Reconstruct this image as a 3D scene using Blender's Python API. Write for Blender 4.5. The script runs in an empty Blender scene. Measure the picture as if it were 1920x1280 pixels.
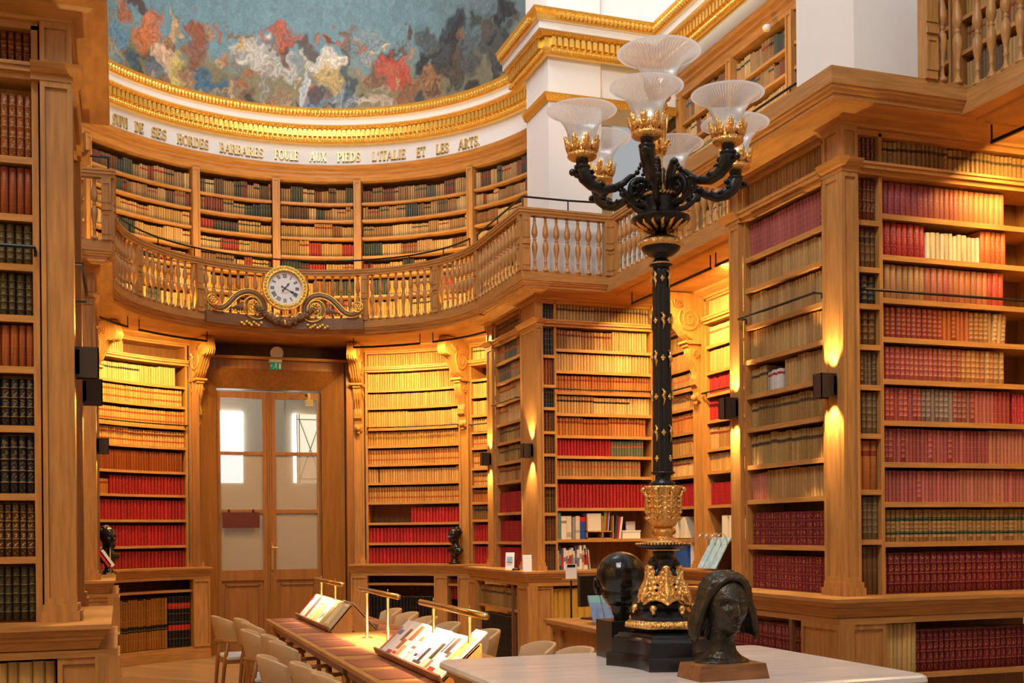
import bpy, math, random
from mathutils import Vector, Matrix
import numpy as np
PI = math.pi
rng = random.Random(11)
SC = bpy.context.scene
COL = SC.collection

# ------------------------------------------------------------------ camera
F_PX, YAW, Y0, ROLL, HC = 2120.0, 0.334, 997.2, 0.0093, 1.6
_f = Vector((math.sin(YAW), math.cos(YAW), 0)); _r = Vector((math.cos(YAW), -math.sin(YAW), 0)); _u = Vector((0, 0, 1))
cam_data = bpy.data.cameras.new('camera'); cam = bpy.data.objects.new('camera', cam_data); COL.objects.link(cam)
cam_data.sensor_width = 36; cam_data.lens = F_PX / 1920 * 36; cam_data.shift_y = (Y0 - 640) / 1920
cam_data.clip_start = 0.05; cam_data.clip_end = 200
cr = _r * math.cos(ROLL) - _u * math.sin(ROLL); cu = _u * math.cos(ROLL) + _r * math.sin(ROLL)
m = Matrix((cr, cu, -_f)).transposed().to_4x4(); m.translation = Vector((0, 0, HC)); cam.matrix_world = m
SC.camera = cam

def depth_of(p): return (Vector(p) - Vector((0, 0, HC))).dot(_f)
def proj(p):
    q = Vector(p) - Vector((0, 0, HC)); d = q.dot(_f)
    if d < .1: return (-9999, -9999)
    a = q.dot(_r) * F_PX / d; b = -q.z * F_PX / d
    return 960 + a * math.cos(ROLL) + b * math.sin(ROLL), Y0 - a * math.sin(ROLL) + b * math.cos(ROLL)

# ------------------------------------------------------------------ view, world, daylight
SC.view_settings.view_transform = 'Standard'; SC.view_settings.look = 'None'
SC.view_settings.gamma = 1.0; SC.view_settings.use_curve_mapping = False
SC.view_settings.exposure = 0.0
W = bpy.data.worlds.new('daylight_world'); SC.world = W; W.use_nodes = True
W.node_tree.nodes['Background'].inputs[0].default_value = (.97, .98, 1.0, 1)
W.node_tree.nodes['Background'].inputs[1].default_value = 0.40

def area(name, loc, target, sx, sy, power, color, spread=PI):
    l = bpy.data.lights.new(name, 'AREA'); l.shape = 'RECTANGLE'; l.size = sx; l.size_y = sy
    l.energy = power; l.color = color; l.spread = spread
    o = bpy.data.objects.new(name, l); COL.objects.link(o); o.location = loc
    o.rotation_euler = (Vector(target) - Vector(loc)).to_track_quat('-Z', 'Y').to_euler()
    return o
DAY = (1.0, .97, .94); WARM = (1.0, .60, .17)
# cupola skylights over the nave and over the apse
area('skylight_nave', (-2.6, .2, 10.6), (4.4, 6.2, 2.4), 3.0, 4.0, 1150, DAY)
area('skylight_apse', (1.8, 9.5, 11.0), (2.2, 14.6, 5.5), 3.5, 3.5, 300, DAY)

# ------------------------------------------------------------------ materials
MATS = {}
def srgb(h):
    h = h.lstrip('#'); c = [int(h[i:i+2], 16) / 255 for i in (0, 2, 4)]
    return tuple(x / 12.92 if x <= .04045 else ((x + .055) / 1.055) ** 2.4 for x in c)
def mat(name, col=(.5, .5, .5), rough=.5, metal=0.0, spec=.5, noise=None, bump=0.0, bscale=40, emis=None, es=0, coat=0, trans=0):
    m = bpy.data.materials.new(name); m.use_nodes = True; nt = m.node_tree; b = nt.nodes['Principled BSDF']
    b.inputs['Base Color'].default_value = (*col, 1); b.inputs['Roughness'].default_value = rough
    b.inputs['Metallic'].default_value = metal; b.inputs['Specular IOR Level'].default_value = spec
    b.inputs['Coat Weight'].default_value = coat; b.inputs['Transmission Weight'].default_value = trans
    if emis: b.inputs['Emission Color'].default_value = (*emis, 1); b.inputs['Emission Strength'].default_value = es
    tc = nt.nodes.new('ShaderNodeTexCoord')
    if noise:
        sc, amt, stretch = noise
        mp = nt.nodes.new('ShaderNodeMapping'); mp.inputs['Scale'].default_value = stretch
        n = nt.nodes.new('ShaderNodeTexNoise'); n.inputs['Scale'].default_value = sc; n.inputs['Detail'].default_value = 5
        nt.links.new(tc.outputs['Object'], mp.inputs[0]); nt.links.new(mp.outputs[0], n.inputs['Vector'])
        r = nt.nodes.new('ShaderNodeValToRGB'); r.color_ramp.elements[0].position = .3; r.color_ramp.elements[1].position = .72
        r.color_ramp.elements[0].color = (*[max(0, c * (1 - amt)) for c in col], 1)
        r.color_ramp.elements[1].color = (*[min(1, c * (1 + amt)) for c in col], 1)
        nt.links.new(n.outputs['Fac'], r.inputs[0]); nt.links.new(r.outputs[0], b.inputs['Base Color'])
    if bump:
        n2 = nt.nodes.new('ShaderNodeTexNoise'); n2.inputs['Scale'].default_value = bscale; n2.inputs['Detail'].default_value = 3
        nt.links.new(tc.outputs['Object'], n2.inputs['Vector'])
        bp = nt.nodes.new('ShaderNodeBump'); bp.inputs['Strength'].default_value = bump; bp.inputs['Distance'].default_value = .01
        nt.links.new(n2.outputs['Fac'], bp.inputs['Height']); nt.links.new(bp.outputs[0], b.inputs['Normal'])
    MATS[name] = m; return m
OAK = (.44, .212, .062)
mat('oak', OAK, .42, spec=.35, noise=(4.5, .22, (9, 9, .8)))
mat('oak_h', OAK, .42, spec=.35, noise=(5.0, .22, (.9, .9, 12)))
mat('oak_dark', (.10, .035, .012), .45, noise=(4, .25, (6, 6, .8)))
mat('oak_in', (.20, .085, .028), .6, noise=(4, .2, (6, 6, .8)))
mat('door_oak', (.27, .110, .024), .38, noise=(3, .2, (7, 7, .6)))
mat('white_wall', (.80, .78, .76), .8, noise=(1.2, .03, (1, 1, 1)))
mat('frieze_white', (.82, .80, .77), .7)
mat('gold', (.95, .62, .14), .32, metal=.85, bump=.6, bscale=60)
mat('gold_letter', (.85, .62, .25), .35, metal=.6)
mat('gilt_bronze', (.95, .57, .19), .30, metal=.95, bump=.9, bscale=85)
mat('brass', (.85, .58, .20), .25, metal=1)
mat('black_bronze', (.018, .017, .018), .30, metal=.35, spec=.6, bump=.25, bscale=90)
mat('statue_black', (.012, .010, .009), .20, metal=.3, spec=.7, bump=.25, bscale=45)
mat('statue_brown', (.060, .048, .032), .36, metal=.6, spec=.6, noise=(9, .5, (1, 1, 1)), bump=.5, bscale=55)
mat('black_stone', (.012, .012, .014), .22, spec=.6)
mat('walnut', (.27, .11, .04), .32, noise=(5, .35, (1.5, 8, 8)))
mat('marble', (.76, .71, .65), .22, noise=(3.5, .10, (1, 3.5, 1)))
mat('lamp_brown', (.045, .026, .016), .45)
mat('iron', (.02, .02, .024), .4, metal=.6)
mat('leather_beige', (.52, .36, .20), .5, bump=.08, bscale=200)
mat('seat_grey', (.62, .66, .74), .6)
mat('chair_oak', (.36, .155, .045), .38, noise=(4, .15, (6, 6, 1)))
mat('mat_leather', (.27, .085, .055), .38, noise=(8, .1, (1, 1, 1)))
mat('paper', (.85, .82, .76), .7); mat('card_white', (.88, .88, .90), .5)
mat('red_print', (.55, .03, .03), .4); mat('blue_print', (.06, .17, .45), .4); mat('teal_print', (.12, .38, .45), .4)
mat('sky_print', (.26, .46, .72), .35, noise=(18, .25, (1, 1, 1)))
mat('screen_black', (.012, .012, .014), .3); mat('plastic_white', (.75, .73, .70), .5)
mat('green_sign', (.0, .22, .12), .4, emis=(.0, .3, .15), es=.25); mat('sign_brown', (.10, .02, .012), .35)
mat('window_glow', (1, 1, 1), .5, emis=(.86, .93, 1.0), es=5.0)
mat('cream_wall', (.55, .46, .34), .8); mat('lead', (.25, .24, .22), .5)
mat('clock_face', (.86, .85, .84), .35); mat('clock_ink', (.02, .02, .03), .4)
mat('carved_brown', (.20, .10, .045), .35, bump=.4, bscale=80); mat('bulb_glow', (1, .8, .5), .5, emis=(1, .68, .28), es=7.0)
mat('cable_white', (.7, .7, .68), .5)
mat('print_mix', (.60, .42, .33), .35, noise=(26, .6, (1, 1, 1)))
def glass_mat(name, tint, mixf, rough, ribs=False):
    m = bpy.data.materials.new(name); m.use_nodes = True; nt = m.node_tree; nt.nodes.clear(); N = nt.nodes.new
    out = N('ShaderNodeOutputMaterial'); tr = N('ShaderNodeBsdfTransparent'); tl = N('ShaderNodeBsdfTranslucent'); gl = N('ShaderNodeBsdfGlossy')
    df = N('ShaderNodeBsdfDiffuse'); df.inputs[0].default_value = (*tint, 1)
    tl.inputs[0].default_value = (*tint, 1); gl.inputs['Roughness'].default_value = rough
    a = N('ShaderNodeAddShader'); mx = N('ShaderNodeMixShader'); mx.inputs[0].default_value = mixf
    half = N('ShaderNodeMixShader'); half.inputs[0].default_value = .5
    fr = N('ShaderNodeFresnel'); fr.inputs[0].default_value = 1.45; m2 = N('ShaderNodeMixShader')
    L = nt.links.new
    L(df.outputs[0], half.inputs[1]); L(tl.outputs[0], half.inputs[2])
    L(tr.outputs[0], mx.inputs[1]); L(half.outputs[0], mx.inputs[2])
    L(fr.outputs[0], m2.inputs[0]); L(mx.outputs[0], m2.inputs[1]); L(gl.outputs[0], m2.inputs[2]); L(m2.outputs[0], out.inputs[0])
    nt.nodes.remove(a)
    if ribs:
        at = N('ShaderNodeAttribute'); at.attribute_name = 'rib'
        mr = N('ShaderNodeMapRange'); mr.inputs[3].default_value = mixf * .62; mr.inputs[4].default_value = min(1, mixf * 1.35)
        L(at.outputs['Fac'], mr.inputs[0]); L(mr.outputs[0], mx.inputs[0])
    MATS[name] = m; return m
glass_mat('frosted_glass', (.97, .92, .87), .74, .30, ribs=True)
glass_mat('pane_glass', (.9, .92, .95), .06, .03)
glass_mat('pane_frosted', (.74, .62, .48), .60, .25)
glass_mat('acrylic', (.9, .93, .97), .12, .05)

def book_material():
    m = bpy.data.materials.new('book_leather'); m.use_nodes = True; nt = m.node_tree; N = nt.nodes.new; L = nt.links.new
    b = nt.nodes['Principled BSDF']; b.inputs['Roughness'].default_value = .45; b.inputs['Specular IOR Level'].default_value = .35
    def at(n): a = N('ShaderNodeAttribute'); a.attribute_name = n; return a
    def mth(op, x, y=None, z=None):
        q = N('ShaderNodeMath'); q.operation = op
        for i, v in enumerate((x, y, z)):
            if v is None: continue
            if isinstance(v, (int, float)): q.inputs[i].default_value = v
            else: L(v, q.inputs[i])
        return q.outputs[0]
    def mix(f, a, c):
        q = N('ShaderNodeMix'); q.data_type = 'RGBA'
        if isinstance(f, (int, float)): q.inputs[0].default_value = f
        else: L(f, q.inputs[0])
        for i, v in ((6, a), (7, c)):
            if isinstance(v, tuple): q.inputs[i].default_value = (*v, 1)
            else: L(v, q.inputs[i])
        return q.outputs[2]
    col, col2, bk, st = at('col'), at('col2'), at('bk'), at('st')
    s1 = N('ShaderNodeSeparateXYZ'); L(bk.outputs['Vector'], s1.inputs[0]); u, v, nb = s1.outputs
    s2 = N('ShaderNodeSeparateXYZ'); L(st.outputs['Vector'], s2.inputs[0]); lab, gilt, orn = s2.outputs
    tc = N('ShaderNodeTexCoord'); nz = N('ShaderNodeTexNoise'); nz.inputs['Scale'].default_value = 38; nz.inputs['Detail'].default_value = 3
    L(tc.outputs['Object'], nz.inputs['Vector'])
    base = mix(mth('MULTIPLY', nz.outputs['Fac'], .45), col.outputs['Color'], mix(.55, col.outputs['Color'], (.02, .012, .006)))
    d1 = mth('ABSOLUTE', mth('SUBTRACT', v, lab)); d2 = mth('ABSOLUTE', mth('SUBTRACT', v, mth('SUBTRACT', lab, .43)))
    l1 = mth('LESS_THAN', d1, .058); l2 = mth('MULTIPLY', mth('LESS_THAN', d2, .05), mth('GREATER_THAN', col2.outputs['Alpha'], .75))
    lf = mth('MULTIPLY', mth('MAXIMUM', l1, l2), mth('GREATER_THAN', col2.outputs['Alpha'], .25))
    c = mix(lf, base, col2.outputs['Color'])
    fr = mth('FRACT', mth('MULTIPLY', v, nb)); line = mth('GREATER_THAN', mth('ABSOLUTE', mth('SUBTRACT', fr, .5)), .46)
    c = mix(mth('MULTIPLY', line, gilt), c, (.46, .27, .07))
    # small gilt ornament in the middle of each panel
    du = mth('MULTIPLY', mth('SUBTRACT', u, .5), 2.6); dv = mth('MULTIPLY', mth('SUBTRACT', fr, .5), 3.0)
    rr = mth('ADD', mth('MULTIPLY', du, du), mth('MULTIPLY', dv, dv))
    vo = N('ShaderNodeTexVoronoi'); vo.inputs['Scale'].default_value = 130; L(tc.outputs['Object'], vo.inputs['Vector'])
    om = mth('MULTIPLY', mth('LESS_THAN', rr, .8), mth('LESS_THAN', vo.outputs['Distance'], .42))
    c = mix(mth('MULTIPLY', om, orn), c, (.55, .33, .08))
    ge = N('ShaderNodeNewGeometry'); s3 = N('ShaderNodeSeparateXYZ'); L(ge.outputs['Normal'], s3.inputs[0])
    top = mth('GREATER_THAN', mth('ABSOLUTE', s3.outputs[2]), .8)
    c = mix(mth('MULTIPLY', top, .7), c, (.45, .36, .24))
    L(c, b.inputs['Base Color'])
    MATS['book'] = m
book_material()
def vcol_material(name, rough=.6, extra=True):
    m = bpy.data.materials.new(name); m.use_nodes = True; nt = m.node_tree; b = nt.nodes['Principled BSDF']
    a = nt.nodes.new('ShaderNodeAttribute'); a.attribute_name = 'col'; b.inputs['Roughness'].default_value = rough
    nt.links.new(a.outputs['Color'], b.inputs['Base Color']); MATS[name] = m
vcol_material('mural_paint', .6); vcol_material('printed_cover', .35)
def floor_material():
    m = bpy.data.materials.new('parquet'); m.use_nodes = True; nt = m.node_tree; N = nt.nodes.new; L = nt.links.new
    b = nt.nodes['Principled BSDF']; b.inputs['Roughness'].default_value = .3
    tc = N('ShaderNodeTexCoord'); mp = N('ShaderNodeMapping'); mp.inputs['Rotation'].default_value = (0, 0, .785)
    br = N('ShaderNodeTexBrick'); br.inputs['Scale'].default_value = 1; br.inputs['Brick Width'].default_value = .7; br.inputs['Row Height'].default_value = .14
    br.inputs['Mortar Size'].default_value = .003; br.inputs['Color1'].default_value = (.50, .31, .16, 1); br.inputs['Color2'].default_value = (.40, .23, .11, 1)
    br.inputs['Mortar'].default_value = (.12, .06, .03, 1); n = N('ShaderNodeTexNoise'); n.inputs['Scale'].default_value = 4
    mx = N('ShaderNodeMix'); mx.data_type = 'RGBA'; mx.blend_type = 'MULTIPLY'; mx.inputs[0].default_value = .35
    L(tc.outputs['Object'], mp.inputs[0]); L(mp.outputs[0], br.inputs[0]); L(mp.outputs[0], n.inputs['Vector'])
    L(br.outputs[0], mx.inputs[6]); L(n.outputs['Color'], mx.inputs[7]); L(mx.outputs[2], b.inputs['Base Color']); MATS['parquet'] = m
floor_material()

# ------------------------------------------------------------------ objects
def wloc(o):
    v = Vector((0, 0, 0))
    while o: v += o.location; o = o.parent
    return v
def tag(o, label=None, cat=None, group=None, kind=None):
    if label: o['label'] = label
    if cat: o['category'] = cat
    if group: o['group'] = group
    if kind: o['kind'] = kind
    return o
def thing(name, label, cat, loc=(0, 0, 0), group=None, rz=0):
    o = bpy.data.objects.new(name, None); COL.objects.link(o); o.location = loc; o.rotation_euler = (0, 0, rz)
    o.empty_display_size = .1
    return tag(o, label, cat, group)
class MB:
    def __init__(s): s.v = []; s.f = []; s.att = {}
    def add(s, vs, fs, **att):
        k = len(s.v); s.v += [tuple(p) for p in vs]; s.f += [tuple(i + k for i in f) for f in fs]
        for a, vals in att.items(): s.att.setdefault(a, []).extend(vals)
        return s
    def box(s, a, b):
        x0, y0, z0 = a; x1, y1, z1 = b
        return s.add([(x0,y0,z0),(x1,y0,z0),(x1,y1,z0),(x0,y1,z0),(x0,y0,z1),(x1,y0,z1),(x1,y1,z1),(x0,y1,z1)],
              [(3,2,1,0),(4,5,6,7),(0,1,5,4),(1,2,6,5),(2,3,7,6),(3,0,4,7)])
    def boxF(s, F, s0, s1, d0, d1, z0, z1):
        n = max(1, int(abs(s1 - s0) * F.div + .999)) if F.arc else 1
        vs = []; fs = []
        for i in range(n + 1):
            t = s0 + (s1 - s0) * i / n
            vs += [F.P(t, d0, z0), F.P(t, d1, z0), F.P(t, d1, z1), F.P(t, d0, z1)]
        for i in range(n):
            a = 4 * i; b = a + 4
            for j in range(4):
                k = (j + 1) % 4; fs.append((a + j, b + j, b + k, a + k))
        fs += [(3, 2, 1, 0), (4*n, 4*n+1, 4*n+2, 4*n+3)]
        return s.add(vs, [f[::-1] for f in fs] if F.flip else fs)
    def prism(s, pts, axis_vec):   # polygon points (3d), extruded by a vector
        n = len(pts); a = [Vector(p) for p in pts]; e = Vector(axis_vec)
        return s.add(a + [p + e for p in a], [tuple(range(n))[::-1], tuple(range(n, 2*n))] + [(i, (i+1) % n, n + (i+1) % n, n + i) for i in range(n)])
    def lathe(s, prof, seg=24, c=(0, 0, 0), squash=None, cap=True):
        vs = []; fs = []; n = len(prof)
        for r, z in prof:
            for i in range(seg):
                a = 2 * PI * i / seg; q = squash(a) if squash else 1
                vs.append((c[0] + r * q * math.cos(a), c[1] + r * q * math.sin(a), c[2] + z))
        for j in range(n - 1):
            for i in range(seg):
                k = (i + 1) % seg; fs.append((j*seg+i, j*seg+k, (j+1)*seg+k, (j+1)*seg+i))
        if cap:
            if prof[0][0] > 1e-4: fs.append(tuple(range(seg))[::-1])
            if prof[-1][0] > 1e-4: fs.append(tuple((n-1)*seg + i for i in range(seg)))
        return s.add(vs, fs)
    def tube(s, pts, r, seg=8, cap=True):
        P = [Vector(p) for p in pts]; n = len(P); R = r if isinstance(r, (list, tuple)) else [r] * n
        up = Vector((0, 0, 1)); vs = []; fs = []; prev = None
        for i in range(n):
            t = (P[min(i+1, n-1)] - P[max(i-1, 0)]).normalized()
            if prev is None:
                x = t.cross(up)
                if x.length < .05: x = t.cross(Vector((1, 0, 0)))
            else: x = prev - t * prev.dot(t)
            x.normalize(); prev = x; y = t.cross(x)
            for k in range(seg):
                a = 2 * PI * k / seg; vs.append(P[i] + (x * math.cos(a) + y * math.sin(a)) * R[i])
        for i in range(n - 1):
            for k in range(seg):
                l = (k + 1) % seg; fs.append((i*seg+k, i*seg+l, (i+1)*seg+l, (i+1)*seg+k))
        if cap: fs += [tuple(range(seg))[::-1], tuple((n-1)*seg+k for k in range(seg))]
        return s.add(vs, fs)
    def ball(s, c, r, seg=10, rings=7, sc=(1, 1, 1)):
        vs = [(c[0], c[1], c[2] - r * sc[2])]; fs = []
        for j in range(1, rings):
            a = PI * j / rings - PI / 2
            for i in range(seg):
                b = 2 * PI * i / seg
                vs.append((c[0] + r*sc[0]*math.cos(a)*math.cos(b), c[1] + r*sc[1]*math.cos(a)*math.sin(b), c[2] + r*sc[2]*math.sin(a)))
        vs.append((c[0], c[1], c[2] + r * sc[2])); N = len(vs) - 1
        for i in range(seg):
            k = (i + 1) % seg; fs.append((0, 1 + k, 1 + i)); fs.append((N, N - seg + i, N - seg + k))
            for j in range(rings - 2): fs.append((1+j*seg+i, 1+j*seg+k, 1+(j+1)*seg+k, 1+(j+1)*seg+i))
        return s.add(vs, fs)
    def sweep(s, path, prof, closed=True):   # mitred: prof (o, z), o > 0 to the left of travel
        P = [Vector((p[0], p[1])) for p in path]; n = len(P); m = len(prof); vs = []
        for i in range(n):
            d0 = (P[i] - P[i-1]).normalized() if i > 0 else None
            d1 = (P[i+1] - P[i]).normalized() if i < n - 1 else None
            d0 = d0 or d1; d1 = d1 or d0
            n0 = Vector((-d0.y, d0.x)); n1 = Vector((-d1.y, d1.x)); b = n0 + n1; b = b / max(.2, b.dot(n0))
            vs += [(P[i].x + b.x * o, P[i].y + b.y * o, z) for o, z in prof]
        fs = []
        for i in range(n - 1):
            for j in range(m if closed else m - 1):
                k = (j + 1) % m; fs.append((i*m+j, i*m+k, (i+1)*m+k, (i+1)*m+j))
        if closed: fs += [tuple(range(m)), tuple(range((n-1)*m, n*m))[::-1]]
        return s.add(vs, fs)
    def build(s, name, material, parent=None, smooth=False, local=False, bevel=0):
        me = bpy.data.meshes.new(name)
        off = Vector((0, 0, 0)) if (local or parent is None) else wloc(parent)
        me.from_pydata([(p[0]-off.x, p[1]-off.y, p[2]-off.z) for p in s.v], [], s.f)
        for a, vals in s.att.items():
            t = 'FLOAT_COLOR' if len(vals[0]) == 4 else ('FLOAT_VECTOR' if len(vals[0]) == 3 else 'FLOAT')
            A = me.attributes.new(a, t, 'POINT'); flat = [x for q in vals for x in q]
            A.data.foreach_set({'FLOAT_COLOR': 'color', 'FLOAT_VECTOR': 'vector', 'FLOAT': 'value'}[t], flat)
        me.materials.append(MATS[material])
        if smooth: me.polygons.foreach_set('use_smooth', [True] * len(me.polygons))
        me.validate(); me.update()
        o = bpy.data.objects.new(name, me); COL.objects.link(o)
        if parent: o.parent = parent
        if bevel:
            md = o.modifiers.new('bevel', 'BEVEL'); md.width = bevel; md.segments = 2; md.limit_method = 'ANGLE'
        if smooth == 'auto' or (smooth and bevel): pass
        return o
def autosmooth(o, ang=35):
    me = o.data; me.polygons.foreach_set('use_smooth', [True] * len(me.polygons))
    import bmesh
    bm = bmesh.new(); bm.from_mesh(me); a = math.radians(ang)
    bmesh.ops.recalc_face_normals(bm, faces=bm.faces)
    for e in bm.edges: e.smooth = e.is_manifold and e.calc_face_angle(0) < a
    bm.to_mesh(me); bm.free(); return o
def fixn(o):
    import bmesh
    bm = bmesh.new(); bm.from_mesh(o.data); bmesh.ops.recalc_face_normals(bm, faces=bm.faces); bm.to_mesh(o.data); bm.free(); return o
def struct(name, mb, material, parent=None, smooth=False):
    o = mb.build(name, material, parent, smooth); fixn(o)
    if not parent: o['kind'] = 'structure'
    return o
def dup(root, loc, rz=None, label=None, group=None):
    r = root.copy(); COL.objects.link(r); r.location = loc
    if rz is not None: r.rotation_euler = (0, 0, rz)
    if label: r['label'] = label
    if group: r['group'] = group
    for ch in list(root.children):
        c = ch.copy(); COL.objects.link(c); c.parent = r
        for g in list(ch.children):
            d = g.copy(); COL.objects.link(d); d.parent = c
    return r

class Straight:
    arc = False; div = 1
    def __init__(s, origin, d, back):
        s.o = Vector((*origin, 0)); s.d = Vector((*d, 0)); s.b = Vector((*back, 0)); s.flip = False
    def P(s, t, d, z): return s.o + s.d * t + s.b * d + Vector((0, 0, z))
CX, CY, RW = 1.963, 12.5, 3.04
class Arc:
    arc = True; div = 1; flip = False
    def __init__(s, R): s.R = R; s.div = 7
    def P(s, t, d, z):
        a = t / s.R; r = s.R + d; return Vector((CX + r * math.sin(a), CY + r * math.cos(a), z))
    def S(s, deg): return math.radians(deg) * s.R

# heights shared by the whole room
ZF1, ZF0 = 4.32, 4.08      # gallery fascia
ZR = 4.967                 # balustrade rail top
ZL = 1.186                 # ledge of the base cabinets
XR1, XR2, XL1, XL2 = 3.963, 5.0, -.04, -1.08
YM, YJ, YR, YE = 11.04, 12.645, 5.637, 7.5
CASE_R, CASE_L = 4.24, -.235
# ------------------------------------------------------------------ room shell
struct('floor', MB().box((-6, -5, -.1), (9, 19, 0)), 'parquet')
XWR, XWL = 6.02, -2.10      # faces of the side walls behind the cases
def arcpts(R, a0, a1, n): return [(CX + R * math.sin(math.radians(a0 + (a1 - a0) * i / n)), CY + R * math.cos(math.radians(a0 + (a1 - a0) * i / n))) for i in range(n + 1)]
struct('wall_right', MB().box((XWR + .34, -5, 0), (XWR + .6, 12.4, 9.5)), 'white_wall')
struct('wall_left', MB().box((XWL - .6, -5, 0), (XWL - .34, 12.4, 9.5)), 'white_wall')
struct('wall_back', MB().box((-2.8, -5.3, 0), (6.7, -5, 9.5)), 'white_wall')
# curved wall of the apse, leaving the doorway open, and the white frieze above the gallery cases
w = MB()
for a0, a1, z0, z1 in ((-92, -18.5, 0, 4.1), (20.5, 92, 0, 4.1), (-18.5, 20.5, 3.92, 4.1), (-92, 92, 4.1, 6.55)):
    w.sweep(arcpts(RW + .36, a1, a0, 40), [(0, z0), (0, z1), (-.25, z1), (-.25, z0)])
struct('wall_apse', w, 'white_wall')
struct('wall_frieze', MB().sweep(arcpts(RW + .02, 100, -100, 90), [(0, 6.5), (0, 7.35), (-.3, 7.35), (-.3, 6.5)]), 'frieze_white')
w = MB().box((XWR - .04, -5, 6.5), (XWR + .4, 12.4, 9.5)); struct('wall_right_frieze', w, 'frieze_white')
struct('wall_left_frieze', MB().box((XWL - .4, -5, 6.5), (XWL + .04, 12.4, 9.5)), 'frieze_white')
# white piers standing on the gallery
def pillar(name, x0, x1, y0, y1):
    p = MB().box((x0, y0, ZF1 - .02), (x1, y1, 9.5)); return struct(name, p, 'white_wall')
pillar('wall_pier_apse_right', 4.385, 5.0, 11.32, 12.0)
pillar('wall_pier_nave_right', 4.35, 4.93, 5.95, 6.58)
pillar('wall_pier_apse_left', -1.0, -.36, 11.32, 12.0)
pillar('wall_pier_nave_left', -1.0, -.36, 5.95, 6.6)
struct('wall_lintel_right', MB().box((5.0, 11.36, 6.30), (6.1, 12.0, 9.5)), 'white_wall')
struct('wall_attic_right', MB().box((4.95, 11.60, 7.1), (6.1, 12.6, 9.5)), 'white_wall')
# gallery floor slab (its underside is the soffit over the cases)
g = MB(); g.box((XR2 - .06, -5, 4.15), (6.4, 12.7, 4.29)); g.box((-2.5, -5, 4.15), (XL2 + .06, 12.7, 4.29))
for y0, y1 in ((YR + .05, YE - .05), (YM + .05, YJ)):
    g.box((XR1 + .05, y0, 4.151), (XR2, y1, 4.289)); g.box((XL2, y0, 4.151), (XL1 - .05, y1, 4.289))
g.sweep(arcpts(2.05, 91, -91, 60), [(0, 4.15), (0, 4.29), (-1.4, 4.29), (-1.4, 4.15)])
struct('ceiling_gallery_soffit', g, 'oak_h')
# fascia of the gallery, one continuous moulded band
arc2 = arcpts(2.0, 89, -89, 72)
PATH = [(XR2, -5), (XR2, YR), (XR1, YR), (XR1, YE), (XR2, YE), (XR2, YM), (XR1, YM), (XR1, YJ - .05)] + arc2 + \
       [(XL1, YJ - .05), (XL1, YM), (XL2, YM), (XL2, YE), (XL1, YE), (XL1, YR), (XL2, YR), (XL2, -5)]
FAS = [(0, ZF1), (0, 4.225), (-.012, 4.22), (-.012, 4.207), (-.022, 4.202), (-.03, 4.185), (-.045, 4.178), (-.045, 4.155), (-.06, 4.150), (-.075, 4.14), (-.10, 4.135), (-.13, 4.135), (-.13, ZF1)]
struct('trim_1', MB().sweep(PATH, FAS), 'oak_h')
# coves between the fascia and the pier cases
COVE = [(-.02, 4.16), (.20, 4.16), (.19, 4.142), (.16, 4.135), (.14, 4.132), (.11, 4.118), (.06, 4.105), (.04, 4.10), (.03, 4.085), (-.02, 4.085)]
struct('trim_2', MB().sweep([(6.0, 5.92), (CASE_R, 5.92), (CASE_R, 7.25), (6.0, 7.25)], COVE), 'oak_h')
struct('trim_3', MB().sweep([(6.0, 11.32), (CASE_R, 11.32), (CASE_R, 13.0), (4.9, 13.0)], COVE), 'oak_h')
struct('trim_4', MB().sweep([(-1.8, 7.25), (CASE_L, 7.25), (CASE_L, 5.92), (-1.8, 5.92)], COVE), 'oak_h')
struct('trim_5', MB().sweep([(-.9, 13.0), (CASE_L, 13.0), (CASE_L, 11.32), (-1.8, 11.32)], COVE), 'oak_h')
COVE2 = [(-.02, 4.16), (.13, 4.16), (.11, 4.13), (.07, 4.11), (.03, 4.095), (.02, 4.075), (-.02, 4.075)]
struct('trim_6', MB().sweep([(XWR - .07, 7.2), (XWR - .07, 11.4)], COVE2), 'oak_h')
for k, (a0, a1) in enumerate(((74, 23.3), (-20.5, -62))):
    struct('trim_%d' % (7 + k), MB().sweep(arcpts(RW, a0, a1, 24), COVE2), 'oak_h')
# wooden cornice over the upper cases
UC = [(-.3, 6.42), (.0, 6.42), (.01, 6.45), (.02, 6.47), (.02, 6.50), (.05, 6.515), (.05, 6.545), (.09, 6.565), (.105, 6.60), (.105, 6.615), (-.3, 6.615)]
struct('trim_9', MB().sweep(arcpts(RW, 84, -84, 80), UC), 'oak_h')
struct('trim_10', MB().sweep([(XWR - .07, 2), (XWR - .07, 12.3)], UC), 'oak_h')
struct('trim_11', MB().sweep([(XWL + .07, 12.3), (XWL + .07, 2)], UC), 'oak_h')

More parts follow.
